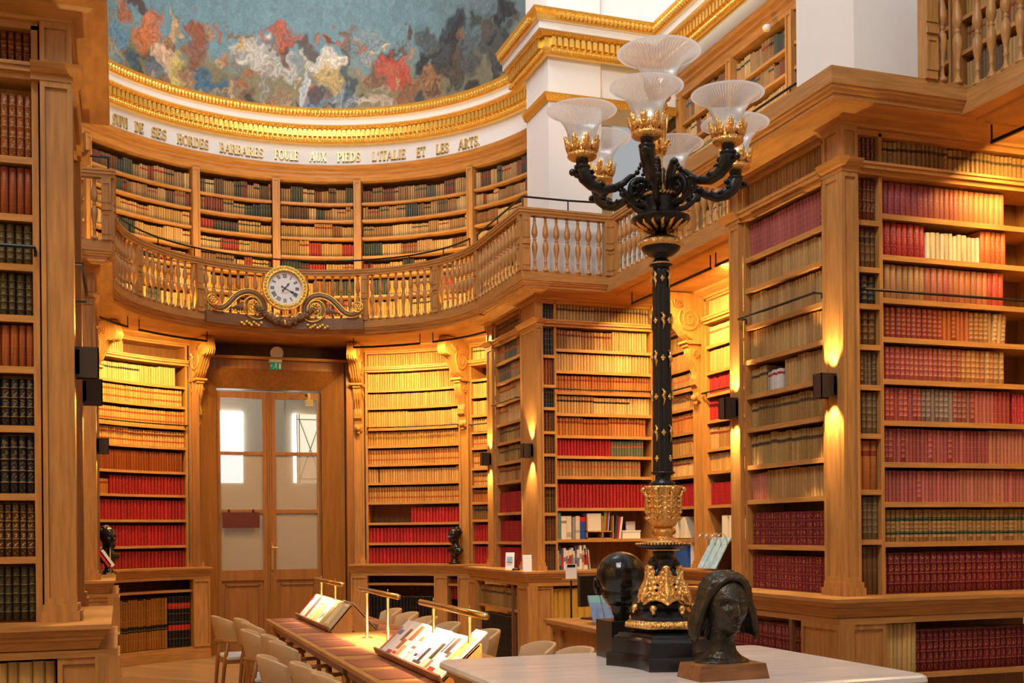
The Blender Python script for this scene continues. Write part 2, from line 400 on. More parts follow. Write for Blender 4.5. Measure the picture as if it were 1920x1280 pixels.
# gilded entablatures: white bands as one trim, gold mouldings as its parts
def beads(path, o, z, r, step, sc=(1, 1, 1)):
    m = MB(); P = [Vector((p[0], p[1])) for p in path]; L = [0]
    for i in range(1, len(P)): L.append(L[-1] + (P[i] - P[i-1]).length)
    t = step / 2; i = 1
    while t < L[-1]:
        while L[i] < t: i += 1
        d = (P[i] - P[i-1]).normalized(); p = P[i-1] + d * (t - L[i-1]); n = Vector((-d.y, d.x)); p = p + n * o
        m.ball((p.x, p.y, z), r, 6, 4, sc); t += step
    return m
def dentils(path, o, z0, z1, w, step, dep):
    m = MB(); P = [Vector((p[0], p[1])) for p in path]; L = [0]
    for i in range(1, len(P)): L.append(L[-1] + (P[i] - P[i-1]).length)
    t = step / 2; i = 1
    while t < L[-1]:
        while L[i] < t: i += 1
        d = (P[i] - P[i-1]).normalized(); n = Vector((-d.y, d.x)); p = P[i-1] + d * (t - L[i-1])
        a, b = p - d * w / 2 + n * (o - dep), p + d * w / 2 + n * (o - dep)
        m.prism([(a.x, a.y, z0), (b.x, b.y, z0), (b.x, b.y, z1), (a.x, a.y, z1)], (n.x * dep, n.y * dep, 0)); t += step
    return m
def entablature(name, path, zt):
    z = lambda q: zt + q
    t = struct(name, MB().sweep(path, [(-.02, z(-.40)), (.03, z(-.40)), (.05, z(-.33)), (.05, z(-.22)), (.10, z(-.19)), (.16, z(-.19)), (.16, z(-.115)), (.18, z(-.11)), (.20, z(0)), (-.02, z(0))]), 'frieze_white')
    for nm, pr in (('gold_cyma', [(.155, z(-.118)), (.19, z(-.10)), (.20, z(-.06)), (.235, z(-.02)), (.245, z(.005)), (.20, z(.005)), (.15, z(-.05))]),
                   ('gold_bead_course', [(.09, z(-.225)), (.125, z(-.20)), (.125, z(-.185)), (.09, z(-.18))]),
                   ('gold_lower_moulding', [(.02, z(-.415)), (.045, z(-.41)), (.055, z(-.385)), (.075, z(-.365)), (.08, z(-.345)), (.06, z(-.335)), (.02, z(-.34))]),
                   ('gold_dentil_ground', [(.03, z(-.34)), (.062, z(-.34)), (.062, z(-.215)), (.03, z(-.215))])):
        fixn(MB().sweep(path, pr).build(nm, 'gold', t))
    dentils(path, .105, z(-.325), z(-.235), .045, .068, .05).build('gold_dentils', 'gold', t)
    beads(path, .215, z(-.055), .026, .05, (1, 1, 1.5)).build('gold_leaf_ornament', 'gold', t)
    beads(path, .118, z(-.207), .016, .034).build('gold_beads', 'gold', t)
    beads(path, .072, z(-.372), .018, .036, (1, 1, 1.3)).build('gold_egg_ornament', 'gold', t)
    return t
entablature('trim_12', arcpts(RW, 84, -64, 84), 7.33)
entablature('trim_13', [(5.75, 2.0), (5.75, 11.30), (4.38, 11.30), (4.38, 12.35)], 7.10)
for k, pth in enumerate(([(5.9, 11.32), (4.385, 11.32), (4.385, 12.0)],)):
    t = struct('trim_%d' % (14 + k), MB().sweep(pth, [(-.01, 6.22), (.02, 6.22), (.05, 6.27), (.06, 6.30), (-.01, 6.30)]), 'gold')

# ------------------------------------------------------------------ mural on the half dome: a generic painted stand-in
def vnoise(seed):
    r = np.random.RandomState(seed); G = r.rand(64, 64)
    def f(x, y):
        xi, yi = np.floor(x).astype(int), np.floor(y).astype(int); u, v = x - xi, y - yi
        u = u*u*(3-2*u); v = v*v*(3-2*v); g = lambda a, b: G[a % 64, b % 64]
        return (g(xi, yi)*(1-u)+g(xi+1, yi)*u)*(1-v) + (g(xi, yi+1)*(1-u)+g(xi+1, yi+1)*u)*v
    return f
def mural():
    n0, n1 = 620, 190; A = np.linspace(-62, 86, n0); T = np.linspace(0, 1, n1)
    th, t = np.meshgrid(A, T); zz = 7.30 + t * 2.2
    R = (RW - .1) * np.sqrt(np.maximum(0, 1 - ((zz - 7.30) / 3.9) ** 2))
    X = CX + R * np.sin(np.radians(th)); Y = CY + R * np.cos(np.radians(th))
    x = th; y = (zz - 7.30)                                # mural coordinates: degrees, metres up
    fs = [vnoise(k) for k in range(8)]
    wx = (fs[0](x * .35 + 9, y * 7) - .5) * 4 + (fs[1](x * 1.1, y * 19) - .5) * 1.5
    wy = (fs[2](x * .35, y * 7 + 5) - .5) * .22 + (fs[3](x * 1.1, y * 19) - .5) * .10
    xx, yy = x + wx, y + wy
    def hx(h): return np.array(srgb(h))
    k = np.clip((yy - .42) / .30, 0, 1)[..., None]
    c = hx('857a58') * (1 - k) + hx('6a8c98') * k
    c = c * (1 - .5 * np.clip((x - 30) / 25, 0, 1)[..., None]) + hx('5d5e5a') * (.5 * np.clip((x - 30) / 25, 0, 1)[..., None])
    n = (fs[4](xx * .8, yy * 11) * .6 + fs[5](xx * 2.3, yy * 34) * .4)[..., None]
    c = c * (.72 + .55 * n)
    B = [(-44,.10,4,.22,'9fa096'),(-41,.45,4,.16,'5d8fa8'),(-33,.62,3.2,.30,'c9703a'),(-30,.20,3.0,.13,'6b7a80'),(-27.5,.38,3.0,.20,'d8b090'),(-24.5,.30,1.9,.22,'c8b264'),
         (-27,.62,1.6,.1,'5b3522'),(-20,.66,2.4,.34,'8a4f34'),(-17,.26,5.2,.12,'3f6c88'),(-10,.16,3.2,.05,'c99a78'),(-5,.74,5.5,.22,'c7c2b8'),(1,.62,5.6,.22,'b9b4aa'),(-9,.50,1.0,.26,'8d7f74'),
         (3,.95,4.5,.16,'b4502c'),(9,.38,1.3,.26,'c6cdd0'),(-1,.35,1.0,.24,'9a9288'),(5,.06,3.2,.10,'c78f6c'),(8.5,.10,1.6,.08,'50555a'),(15.5,.48,3.4,.22,'c9a868'),(15,.70,4.6,.12,'ded6c8'),(19,.20,5,.14,'8c949a'),
         (20.5,.45,1.2,.30,'2f4c56'),(13,.16,2.8,.16,'5f8290'),(26,.9,6,.2,'7d8e92'),(33,.55,3.6,.24,'c04a30'),(36,.40,2.4,.16,'b8452e'),(28,.50,2.0,.18,'77502f'),(31,.16,4.2,.12,'c2a892'),(37,.20,3.2,.16,'8d5c3a'),
         (43,.36,4.6,.18,'a0714a'),(48,.62,3.2,.30,'34373c'),(52,.88,4.2,.20,'303038'),(55,.50,4,.24,'4a4d50'),(60,.80,5,.30,'596a70'),(44,.85,4.0,.16,'4c4f50'),(24,.12,3,.07,'d0b8a0'),(66,.5,6,.3,'45484a')]
    rr = np.random.RandomState(5); pal = ['7a5a3c','a8805a','5a3a28','c8b494','46606c','8a6a44','b06a40','38302a','6f7f80','9a8c6c','c4a06c','593026']
    pal2 = ['2c2e30','454642','5a4636','3a3c42','7a5c44','584c40']
    S1 = []
    for q in range(170):
        bx = rr.uniform(-52, 74); by = rr.uniform(.02, 1.0) ** 1.2; dark = bx > 40
        S1.append((bx, by, rr.uniform(.7, 2.8), rr.uniform(.03, .14), (pal2 if dark else pal)[rr.randint(6 if dark else 12)]))
    B = S1[:110] + B + S1[110:]
    for bx, by, sx, sy, h in B:
        q = ((xx - bx) / sx) ** 2 + ((yy - by) / sy) ** 2
        a = np.clip((1.3 - q) * 1.6, 0, 1)[..., None] * .82
        sh = (.42 + .95 * fs[6](xx * 2.6 + bx, yy * 34 + by * 3))[..., None]
        c = c * (1 - a) + hx(h) * sh * a
    c = c * (.86 + .30 * fs[7](x * 5, y * 60))[..., None]; c = np.clip(c, 0, 1)
    me = bpy.data.meshes.new('ceiling_mural')
    V = np.stack([X, Y, zz], -1).reshape(-1, 3)
    I = np.arange(n0 * n1).reshape(n1, n0)
    Fc = np.stack([I[:-1, :-1], I[:-1, 1:], I[1:, 1:], I[1:, :-1]], -1).reshape(-1, 4)
    me.from_pydata(V.tolist(), [], Fc.tolist())
    a = me.attributes.new('col', 'FLOAT_COLOR', 'POINT'); a.data.foreach_set('color', np.concatenate([c.reshape(-1, 3), np.ones((n0*n1, 1))], 1).ravel())
    me.polygons.foreach_set('use_smooth', [True] * len(me.polygons)); me.materials.append(MATS['mural_paint']); me.update()
    o = bpy.data.objects.new('ceiling_half_dome', me); COL.objects.link(o); o['kind'] = 'structure'
mural()

# ------------------------------------------------------------------ gilded inscription on the frieze
def glyphs():
    K, H = .19, .07
    def rect(x0, y0, x1, y1): return [(x0, y0), (x1, y0), (x1, y1), (x0, y1)]
    def ser(x0, x1, y): return [rect(x0 - .07, y, x1 + .07, y + .05)]
    def stem(x): return [rect(x, 0, x + K, 1)] + ser(x, x + K, 0) + ser(x, x + K, .95)
    def arc(cx, cy, rx, ry, a0, a1, kt, n=9):
        q = []
        for i in range(n):
            p = []
            for a in (a0 + (a1 - a0) * i / n, a0 + (a1 - a0) * (i + 1) / n):
                A = math.radians(a); th = H + (K - H) * abs(math.cos(A)) * kt
                p.append(((cx + rx * math.cos(A), cy + ry * math.sin(A)), (cx + (rx - th) * math.cos(A), cy + (ry - H * 1.1) * math.sin(A))))
            q.append([p[0][0], p[1][0], p[1][1], p[0][1]])
        return q
    def dia(x0, y0, x1, y1, w): return [[(x0, y0), (x0 + w, y0), (x1 + w, y1), (x1, y1)]]
    G = {}
    G['I'] = (stem(.07), .40)
    G['L'] = (stem(.07) + [rect(.07, 0, .62, H), rect(.57, 0, .62, .28)], .72)
    G['T'] = (stem(.24) + [rect(0, .95, .68, 1), rect(0, .74, .05, 1), rect(.63, .74, .68, 1)], .76)
    G['E'] = (stem(.07) + [rect(.07, 0, .64, .06), rect(.07, .94, .62, 1), rect(.2, .48, .5, .53), rect(.59, 0, .64, .25), rect(.57, .76, .62, 1), rect(.46, .38, .5, .64)], .74)
    G['F'] = (stem(.07) + [rect(.07, .94, .60, 1), rect(.2, .48, .5, .53), rect(.55, .74, .60, 1), rect(.46, .38, .5, .64)], .68)
    G['H'] = (stem(.07) + stem(.56) + [rect(.2, .48, .6, .54)], .90)
    G['U'] = ([rect(.07, .3, .07 + K, 1)] + ser(.07, .07 + K, .95) + [rect(.62, .3, .62 + H, 1)] + ser(.62, .69, .95) + arc(.38, .32, .31, .32, 180, 360, .5), .84)
    G['V'] = (dia(.38, 0, 0, 1, K) + dia(.38, 0, .66, 1, H) + ser(.02, .2, .95) + ser(.62, .74, .95), .82)
    G['A'] = (dia(0, 0, .32, 1, H) + dia(.56, 0, .30, 1, K) + [rect(.15, .30, .6, .36)] + ser(0, .07, 0) + ser(.56, .75, 0), .84)
    G['X'] = (dia(.52, 0, .04, 1, K) + dia(.04, 0, .62, 1, H) + ser(.04, .1, 0) + ser(.52, .7, 0) + ser(.04, .22, .95) + ser(.6, .68, .95), .80)
    G['D'] = (stem(.07) + arc(.22, .5, .56, .5, -90, 90, 1), .86)
    G['O'] = (arc(.42, .5, .42, .52, 0, 360, 1, 20), .90)
    G['P'] = (stem(.07) + arc(.26, .72, .40, .28, -90, 90, 1), .72)
    G['R'] = (stem(.07) + arc(.26, .74, .38, .26, -90, 90, 1) + dia(.56, 0, .30, .48, K) + ser(.58, .74, 0), .84)
    G['B'] = (stem(.07) + arc(.26, .75, .34, .25, -90, 90, 1) + arc(.26, .26, .42, .26, -90, 90, 1), .76)
    G['S'] = (arc(.32, .74, .28, .27, 20, 270, .55, 10) + arc(.32, .26, .30, .27, 90, -160, .55, 10) + [rect(.54, .72, .59, 1), rect(.02, 0, .07, .28)], .70)
    G["'"] = ([rect(.05, .72, .15, 1)], .24)
    G['.'] = ([rect(.03, 0, .15, .12)], .22)
    return G
GL = glyphs()
def word(txt, s0, s1, z0, h, F, mater):   # every word is one gilded thing on the frieze
    tot = sum(GL[c][1] for c in txt) - .08; k = (s1 - s0) / tot; x = s0; mb = MB()
    for c in txt:
        for poly in GL[c][0]:
            a = [F.P(x + px * k, 0, z0 + py * h) for px, py in poly]; b = [F.P(x + px * k, -.028, z0 + py * h) for px, py in poly]
            n = len(a); mb.add(a + b, [tuple(range(n)), tuple(range(2*n-1, n-1, -1))] + [(i, n+i, n+(i+1) % n, (i+1) % n) for i in range(n)])
        x += GL[c][1] * k
    return fixn(mb.build('frieze_word', mater))
TH = ([151, 205, 370, 520, 673, 885, 994], [-51.7, -42.2, -18.8, 1.6, 22.3, 53.9, 74])
def th_of(px): return float(np.interp(px, *TH))
FR = Arc(RW + .02)
inscr = thing('frieze_inscription', 'raised gilded serif inscription running round the white apse frieze', 'inscription', (CX, CY + RW, 6.69))
for txt, a, b in (('SUIVI', 213, 243), ('DE', 257, 274), ('SES', 289, 317), ('HORDES', 337, 395), ('BARBARES', 416, 497), ('FOULE', 518, 562), ('AUX', 584, 614),
                  ('PIEDS', 635, 679), ("L'ITALIE", 699, 760), ('ET', 780, 797), ('LES', 817, 842), ('ARTS.', 862, 901)):
    o = word(txt, FR.S(th_of(a)), FR.S(th_of(b)), 6.695, .125, FR, 'gold_letter')
    o.data.transform(Matrix.Translation(-inscr.location)); o.parent = inscr
# ------------------------------------------------------------------ books
def S(h, k=1.0): return tuple(min(1, x * k) for x in srgb(h))
# palette: base colours, label colour, label height, label mode 0/.5/1, bands, gilt, ornament, run length
PAL = {
 'tan':     (['a87e4a', '9a7040', 'b58c58', '8c6236'], '6e2214', .74, .5, 6, .35, .15, 5),
 'vellum':  (['c79c60', 'd2aa70', 'bd9054', 'c9a468'], 'a04a20', .72, .5, 3, .12, .0, 9),
 'vgreen':  (['c09458', 'c99e62', 'b88b50'], 'a0481c', .74, 1, 3, .12, .0, 30),
 'plainv':  (['c79a5c', 'cda468', 'c0925a'], '9c3a1a', .7, 0, 5, .10, .0, 30),
 'goldtan': (['b0803c', 'a8742f', 'bd8c48'], '7c2a12', .7, 0, 6, .45, .2, 30),
 'beige':   (['b08c58', 'b8945e', 'a6804c', 'b49058'], '5b4030', .7, 0, 5, .22, .0, 6),
 'mottle':  (['9a7844', '866538', 'a88850', '927040'], '403024', .7, .5, 6, .35, .1, 3),
 'greenlab':(['a07a4a', '94703f', 'ad8654', 'b5905c'], '1f4034', .70, 1, 7, .55, .1, 60),
 'rose':    (['a85854', 'b06460', 'a04e4e', 'b46e64'], '7a2c2c', .7, 0, 6, .30, .12, 7),
 'rosegrid':(['a85654', 'b4625c', '9c4c4c', 'b06a60', 'b4705c'], '5a1c1c', .7, 0, 6, .45, .0, 9),
 'rosefadelit':(['9c4650', '98484c', 'a0524c', 'a86050', 'b0704e', 'b87a50', 'c08a5e'], '7a2c2c', .7, 0, 4, .2, .45, -1),  # ramp to orange is part fading, part light put into the colour
 'tanrose': (['9c7450', '8f6a48', 'a07850', '9c5a4c', 'a0504c', 'a46248', 'a8684c', 'b06c50', 'a84038'], '6a3020', .7, 0, 5, .18, .2, -1),
 'redtan':  (['8e3f30', '90423c', '97403a', '984834', 'b05c2c', 'ac5a34', '9c7048', 'a0784e', 'b89468'], '6a3020', .7, 0, 7, .3, .15, -1),
 'rosetan': (['a44c4c', 'a85654', 'ac5c56', 'a85a54', 'ac6450', 'b88250', 'b47850', 'b89060'], '6a3020', .7, 0, 6, .5, .0, -1),
 'rosegrey':(['a84c46', 'ac5650', '80706a', '84746c', '9c6058', 'a85a54', 'aa5e56', 'a03c3e'], '6a3020', .7, 0, 6, .45, .1, -1),
 'crimson': (['a00422', '980420', 'a80526'], '7a0a10', .7, 0, 6, .25, .30, 60),
 'crimgrid':(['a00422', '980420'], '7a0a10', .7, 0, 6, .22, .1, 60),
 'maroon':  (['6e0d24', '680c22', '740f28'], '400612', .7, 0, 4, .35, .65, 60),
 'brightred':(['b02a38', 'a82834', 'b83340'], '7a0a10', .7, 0, 3, .2, .5, 60),
 'salmon':  (['b4603c', 'b86a44', 'ae5a3c'], '7a0a10', .7, 0, 3, .2, .5, 60),
 'pages':   (['cdbf9f', 'd6caae', 'c4b590', 'b5a88c'], '7a0a10', .7, 0, 2, .0, .0, 1),
 'darkmix': (['3c2a20', '54382a', '2c3430', '6a4430', '26282c', '7a5836'], '6e2214', .74, .5, 6, .4, .1, 6),
 'upper':   (['a07c4c', 'b08c58', '86603a', '74482e', '4a4c3c', 'c0a06a', '7a3a2a', '5e4630', '93744a', 'ab8450', '6a5034', '8e6a40', 'a47c48', '3c4240'], '8a2218', .72, .5, 6, .3, .05, 3),
 'upwarm':  (['b58c50', 'c39c60', 'a27840', '8a5c30', 'bd9454', 'c4a268', 'a03828', '3c463c', 'b08848'], '8a2218', .72, .5, 6, .3, .05, 6),
 'upred':   (['9c2c24', 'b08c50', 'a87c44', '2e3630', '8a3a24', 'c09a5c', 'a8804a', '7a5a34'], '8a2218', .72, .5, 6, .3, .05, 5),
 'dkgreen': (['3a3520', '403a22', '332f1c'], '3a200c', .7, 0, 6, .35, .15, 60),
 'black':   (['16161a', '1c1a1c'], '5a1410', .7, 0, 5, .6, .35, 60),
 'blackplain':(['101012', '141214', '181416', '0e0c0e'], '2a1210', .7, 0, 4, .06, .0, 60),
 'blackred':(['14151c', '181820'], 'b83020', .82, 1, 6, .3, .05, 60),
 'brown':   (['5c2f16', '643418', '54290f'], '3a200c', .7, 0, 6, .6, .35, 60),
 'orangebr':(['8a4216', '904818', '823c12'], '5a200c', .7, 0, 4, .12, .0, 60),
 'ornate':  (['4a3014', '513616', '40290f'], '3a200c', .7, 0, 6, .8, .9, 60),
 'ornorange':(['8a4a1c', '7c4016', '924e20'], '3a200c', .7, 0, 6, .8, .9, 60),
 'redbrown':(['6a2c14', '70301a', '622610'], '3a200c', .7, 0, 4, .5, .6, 60),
 'taupe':   (['6e5a40', '665238', '75624a'], '3a200c', .7, 0, 6, .6, .1, 60),
 'darkblue':(['1c2430', '202834', '1a2028'], '3a200c', .8, .5, 5, .5, .1, 60),
 'midbrown':(['6a4a28', '62421f', '725030'], '3a200c', .7, .5, 5, .5, .2, 60),
 'plainbr': (['6c4a2a', '64442a', '745030'], '4a2a14', .8, .5, 2, .1, .0, 60),
 'cream':   (['d0b070', 'd6b878', 'caa868'], '8a7a50', .7, 0, 5, .0, .35, 60),
 'ochre':   (['c09432', 'b88c2c', 'c89c3c'], '8a6a20', .7, 0, 8, .0, .3, 60),
 'lowtan':  (['94581e', 'a06422', '8a5018'], '1e1c14', .42, .5, 5, .4, .05, 60),
 'orangetan':(['b06a30', 'a86028', 'b87438'], '7c2a12', .74, .5, 5, .25, .0, 8),
 'greytan': (['a08058', '6a6a50', 'a87a48', 'b08050', '5c6454'], 'b04a20', .62, .5, 5, .25, .0, 5),
 'white':   (['c8c6c0', 'b9b6ae', 'd0cfca', '4a5a70', 'c4b8a0'], '9c2018', .8, .5, 1, .0, .0, 1),
}
RECS = []
DESC = {}
def book_row(F, s0, s1, z0, gap, pal, w, hf=.88, row=None, desc=None, d0=.03, hv=.012, lean_end=0, run=None):
    base, lab, lh, mode, nb, gilt, orn, runl = PAL[pal]
    n = max(1, int(round((s1 - s0) / w))); ws = [w * rng.uniform(.86, 1.14) for _ in range(n)]
    k = (s1 - s0 - .001) / sum(ws); s = s0; h0 = gap * hf; left = 0; hh = h0; c = base[0]; lc = lab; rm = True
    for i in range(n):
        wi = ws[i] * k
        if runl == -1:
            t = min(len(base) - 1, max(0, int(i / n * len(base) + rng.uniform(-.25, .25)))); c = base[t]; hh = h0
        elif left <= 0:
            left = (run or runl) * rng.uniform(.5, 1.5); c = rng.choice(base); hh = h0 * rng.uniform(1 - hv * 6, 1 + hv * 2) if runl < 40 else h0
            if pal in ('upper', 'upwarm', 'upred', 'vellum'): lc = rng.choice([lab, '1f4034', '20242a', lab]); rm = rng.random() < .35
        left -= 1
        v = rng.uniform(.82, 1.14); col = (*S(c, v), 1); col2 = (*S(lc), mode if mode in (0, 1) else (.5 if rm else 0))
        h = min(gap - .006, hh * rng.uniform(1 - hv, 1 + hv * .4))
        lean = lean_end if i >= n - 3 and lean_end else 0
        dd = d0 + rng.uniform(0, .008)
        p0 = F.P(s, dd, z0); p1 = F.P(s + wi, dd, z0 + h)
        a, b = proj(p0), proj(p1); cx, cy = (a[0] + b[0]) / 2, (a[1] + b[1]) / 2
        ar = abs(a[0] - b[0]) * abs(a[1] - b[1]) if (-5 < cx < 1925 and -5 < cy < 1285 and row) else 0
        if row and any(x0 < cx < x1 and y0 < cy < y1 for x0, y0, x1, y1 in ((1215, 500, 1265, 920),)): ar = 0
        RECS.append((ar, F, s, wi, z0, h, dd, col, col2, (lh, gilt, orn), nb, lean, row, desc, i, n))
        s += wi
BP = [(0, .012), (.10, .004), (.3, .001), (.5, 0), (.7, .001), (.9, .004), (1, .012)]
BPL = [(0, .016), (.16, .005), (.5, 0), (.84, .005), (1, .016)]
def book_geo(mb, r, fine):
    ar, F, s, w, z0, h, d0, col, col2, st, nb, lean, row, desc, i, n = r
    pr = BP if fine else BPL; D = .17 if fine else .13; g = .0012 if fine else .0010
    lev = [(0, 0), (1, 0)]
    if fine:
        lev = [(0, .003), (.012, 0)]
        if st[1] > .25:
            for q in range(1, int(nb)): v = q / nb; lev += [(v - .012, 0), (v, -.0022), (v + .012, 0)]
        lev += [(.988, 0), (1, .003)]
    vs = []; bk = []; m = len(pr) + 2
    kk = min(1.0, w / .04)
    for v, o in lev:
        z = z0 + h * v; ls = lean * v
        for u, d in pr:
            vs.append(F.P(s + g + ls + u * (w - 2 * g), d0 + d * kk + (o if 0 < u < 1 else 0), z)); bk.append((u, v, nb))
        vs.append(F.P(s + w - g + ls, d0 + D, z)); bk.append((1, v, nb)); vs.append(F.P(s + g + ls, d0 + D, z)); bk.append((0, v, nb))
    fs = []; L = len(lev); q = len(pr)
    for a in range(L - 1):
        for j in range(q): fs.append((a*m + j, a*m + j + 1, (a+1)*m + j + 1, (a+1)*m + j))
        fs.append((a*m + m - 1, a*m, (a+1)*m, (a+1)*m + m - 1))
        if fine: fs.append((a*m + m - 2, a*m + m - 1, (a+1)*m + m - 1, (a+1)*m + m - 2))
    fs.append(tuple((L-1)*m + j for j in range(m)))
    if fine: fs.append(tuple(range(m))[::-1])
    N = len(vs); mb.add(vs, fs, col=[col] * N, col2=[col2] * N, bk=bk, st=[st] * N)
ORD = ['zeroth', 'first', 'second', 'third', 'fourth', 'fifth', 'sixth', 'seventh', 'eighth', 'ninth', 'tenth', 'eleventh', 'twelfth', 'thirteenth', 'fourteenth', 'fifteenth',
       'sixteenth', 'seventeenth', 'eighteenth', 'nineteenth', 'twentieth']
def ordinal(i):
    if i <= 20: return ORD[i]
    t = {2: 'twenty', 3: 'thirty', 4: 'forty', 5: 'fifty', 6: 'sixty'}[i // 10]
    return t[:-1] + 'ieth' if i % 10 == 0 else t + '-' + ORD[i % 10]
def flush_books():
    R = sorted(RECS, key=lambda r: -r[0]); big = [r for r in R if r[0] > 0][:300]; ids = set(id(r) for r in big)
    for r in big:
        mb = MB(); book_geo(mb, r, True); row, desc, i = r[12], r[13], r[14]
        c = r[1].P(r[2] + r[3] / 2, r[6], r[4])
        mb.v = [(p[0]-c[0], p[1]-c[1], p[2]-c[2]) for p in mb.v]
        o = mb.build('book', 'book', local=True); o.location = c
        assert len(('%s %s book from the left, %s' % (ordinal(i + 1), desc, row)).split()) <= 16, (desc, row)
        tag(o, '%s %s book from the left, %s' % (ordinal(i + 1), desc, row), 'book', 'books on the ' + row)
        autosmooth(o, 50)
    mb = MB()
    for r in R:
        if id(r) not in ids: book_geo(mb, r, False)
    o = mb.build('shelved_books', 'book')
    tag(o, 'hundreds of small leather-bound books filling the farther shelves and galleries', 'books', kind='stuff')

# ------------------------------------------------------------------ bookcases
def panelled(mb, F, s0, s1, z0, z1, d=-.035, back=0.0, m=.022):
    """pilaster face with a raised rim round a sunk panel"""
    w = s1 - s0; mm = min(m, w * .22)
    mb.boxF(F, s0, s1, d + .012, back, z0, z1)
    for a, b, c, e in ((s0, s0 + mm, z0, z1), (s1 - mm, s1, z0, z1), (s0 + mm, s1 - mm, z0, z0 + mm * 1.4), (s0 + mm, s1 - mm, z1 - mm * 1.4, z1)):
        mb.boxF(F, a, b, d, d + .012, c, e)
    return mb
def pilaster(F, s0, s1, parent, z0=ZL, z1=3.80, top=4.085):
    mb = MB(); panelled(mb, F, s0, s1, z0 + .085, z1); panelled(mb, F, s0, s1, 3.87, top)
    mb.boxF(F, s0 - .015, s1 + .015, -.06, 0, z0, z0 + .05); mb.boxF(F, s0 - .007, s1 + .007, -.048, 0, z0 + .05, z0 + .085)
    return fixn(mb.build('pilaster', 'oak', parent))
def impost(F, s0, s1, parent, z=3.80):
    mb = MB(); mb.boxF(F, s0, s1, -.02, .25, z, z + .03); mb.boxF(F, s0, s1, -.045, .25, z + .03, z + .055); mb.boxF(F, s0, s1, -.055, .25, z + .055, z + .072)
    return fixn(mb.build('impost_moulding', 'oak_h', parent))
def case(F, s0, s1, shelves, z0, z1, label, posts=.03, depth=.30, name='bookcase', imp=True, group=None, thick=.028):
    o = F.P((s0 + s1) / 2, 0, z0); t = thing(name, label, 'bookcase', o, group)
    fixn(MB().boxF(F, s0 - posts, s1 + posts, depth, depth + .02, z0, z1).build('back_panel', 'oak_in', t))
    for a, b in ((s0 - posts, s0), (s1, s1 + posts)):
        fixn(MB().boxF(F, a, b, 0, depth, z0, z1).build('side_panel', 'oak', t))
    for z in shelves:
        mb = MB().boxF(F, s0, s1, .008, depth, z - thick, z); mb.boxF(F, s0, s1, 0, .008, z - thick - .004, z + .001)
        fixn(mb.build('shelf', 'oak_h', t))
    if imp: impost(F, s0 - posts, s1 + posts, t)
    fixn(MB().boxF(F, s0 - posts, s1 + posts, 0, depth, z1 - .02, z1 + .03).build('top_rail', 'oak_h', t))
    return t
def rail_rod(F, s0, s1, z, parent, d=-.06, r=.009):
    mb = MB(); n = 12 if F.arc else 1
    mb.tube([F.P(s0 + (s1 - s0) * i / n, d, z) for i in range(n + 1)], r, 8)
    for s in (s0 + .004, s1 - .004): mb.tube([F.P(s, d, z), F.P(s, .0, z), F.P(s, .0, z - .03)], r * .8, 6)
    return fixn(mb.build('ladder_rail', 'iron', parent))
def rows(F, s0, s1, shelves, specs):
    """shelves: z of shelf tops from the bottom; specs: per gap (palette, width, height fraction, [(a, b)] fractions, row, desc)"""
    for (z, zt), sp in zip(zip(shelves[:-1], shelves[1:]), specs):
        if not sp: continue
        for q in (sp if isinstance(sp, list) else [sp]):
            pal, w, hf, a, b = q[:5]; row = q[5] if len(q) > 5 else None; desc = q[6] if len(q) > 6 else None
            kw = q[7] if len(q) > 7 else {}
            book_row(F, s0 + (s1 - s0) * a, s0 + (s1 - s0) * b, z + .001, zt - .032 - z, pal, w, hf, row, desc, **kw)

# ---- right nave pier, face towards the viewer
FR1 = Straight((CASE_R, 5.92), (1, 0), (0, 1))
R_main = [1.188, 1.516, 1.766, 2.016, 2.277, 2.537, 2.80, 3.045, 3.315, 3.572, 3.832]
rc = case(FR1, .287, 1.62, R_main[1:-1], ZL, 4.07, 'wide oak bookcase of rose and maroon books facing the viewer at far right', posts=.011)
P = 'right-hand bookcase facing us'
rows(FR1, .288, 1.44, R_main, [
 ('maroon', .046, .87, 0, 1, 'bottom shelf, ' + P, 'maroon gilt-stamped'),
 ('greenlab', .036, .93, 0, 1, 'second shelf up, ' + P, 'tan green-labelled'),
 ('rosegrid', .030, .96, 0, 1, 'third shelf up, ' + P, 'slim rose-red'),
 ('rosegrid', .030, .96, 0, 1, 'fourth shelf up, ' + P, 'thin rose'),
 [('rosegrey', .034, .93, 0, .89, 'fifth shelf up, ' + P, 'rose or grey-brown'), ('brightred', .022, .88, .90, 1, 'fifth shelf up, ' + P + ', red ones', 'thin bright-red')],
 ('rosetan', .037, .93, 0, .845, 'sixth shelf up, ' + P, 'rose to tan ribbed'),
 ('redtan', .038, .94, 0, .86, 'seventh shelf up, ' + P, 'red to tan faded', dict(lean_end=.012)),
 ('tanrose', .044, .93, 0, .85, 'eighth shelf up, ' + P, 'tan to rose faded'),
 [('brightred', .042, .95, 0, .305, 'ninth shelf up, ' + P, 'crimson-pink gilt'), ('pages', .037, .80, .31, .68, 'ninth shelf up, ' + P + ', pale books', 'pale page-edge-out'), ('salmon', .042, .97, .685, .865, 'ninth shelf up, ' + P + ', orange ones', 'salmon-orange')],
 ('rosefadelit', .041, .93, 0, .86, 'tenth shelf up, ' + P, 'mauve-to-orange faded and light-painted')])
book_row(FR1, .288, 1.5, 3.873, .195, 'mottle', .036, .93, 'row above the moulding, ' + P, 'small brown-gilt', hv=.02)
rail_rod(FR1, .105, 1.62, 3.075, rc)
R_nar = [1.188, 1.532, 1.842, 2.192, 2.495, 2.745, 3.0, 3.228, 3.52, 3.832]
rn = case(FR1, .105, .262, R_nar[1:-1], ZL, 4.07, 'narrow oak bookcase strip of brown books beside the right corner pilaster', posts=.012)
Q = 'narrow case by corner pilaster'
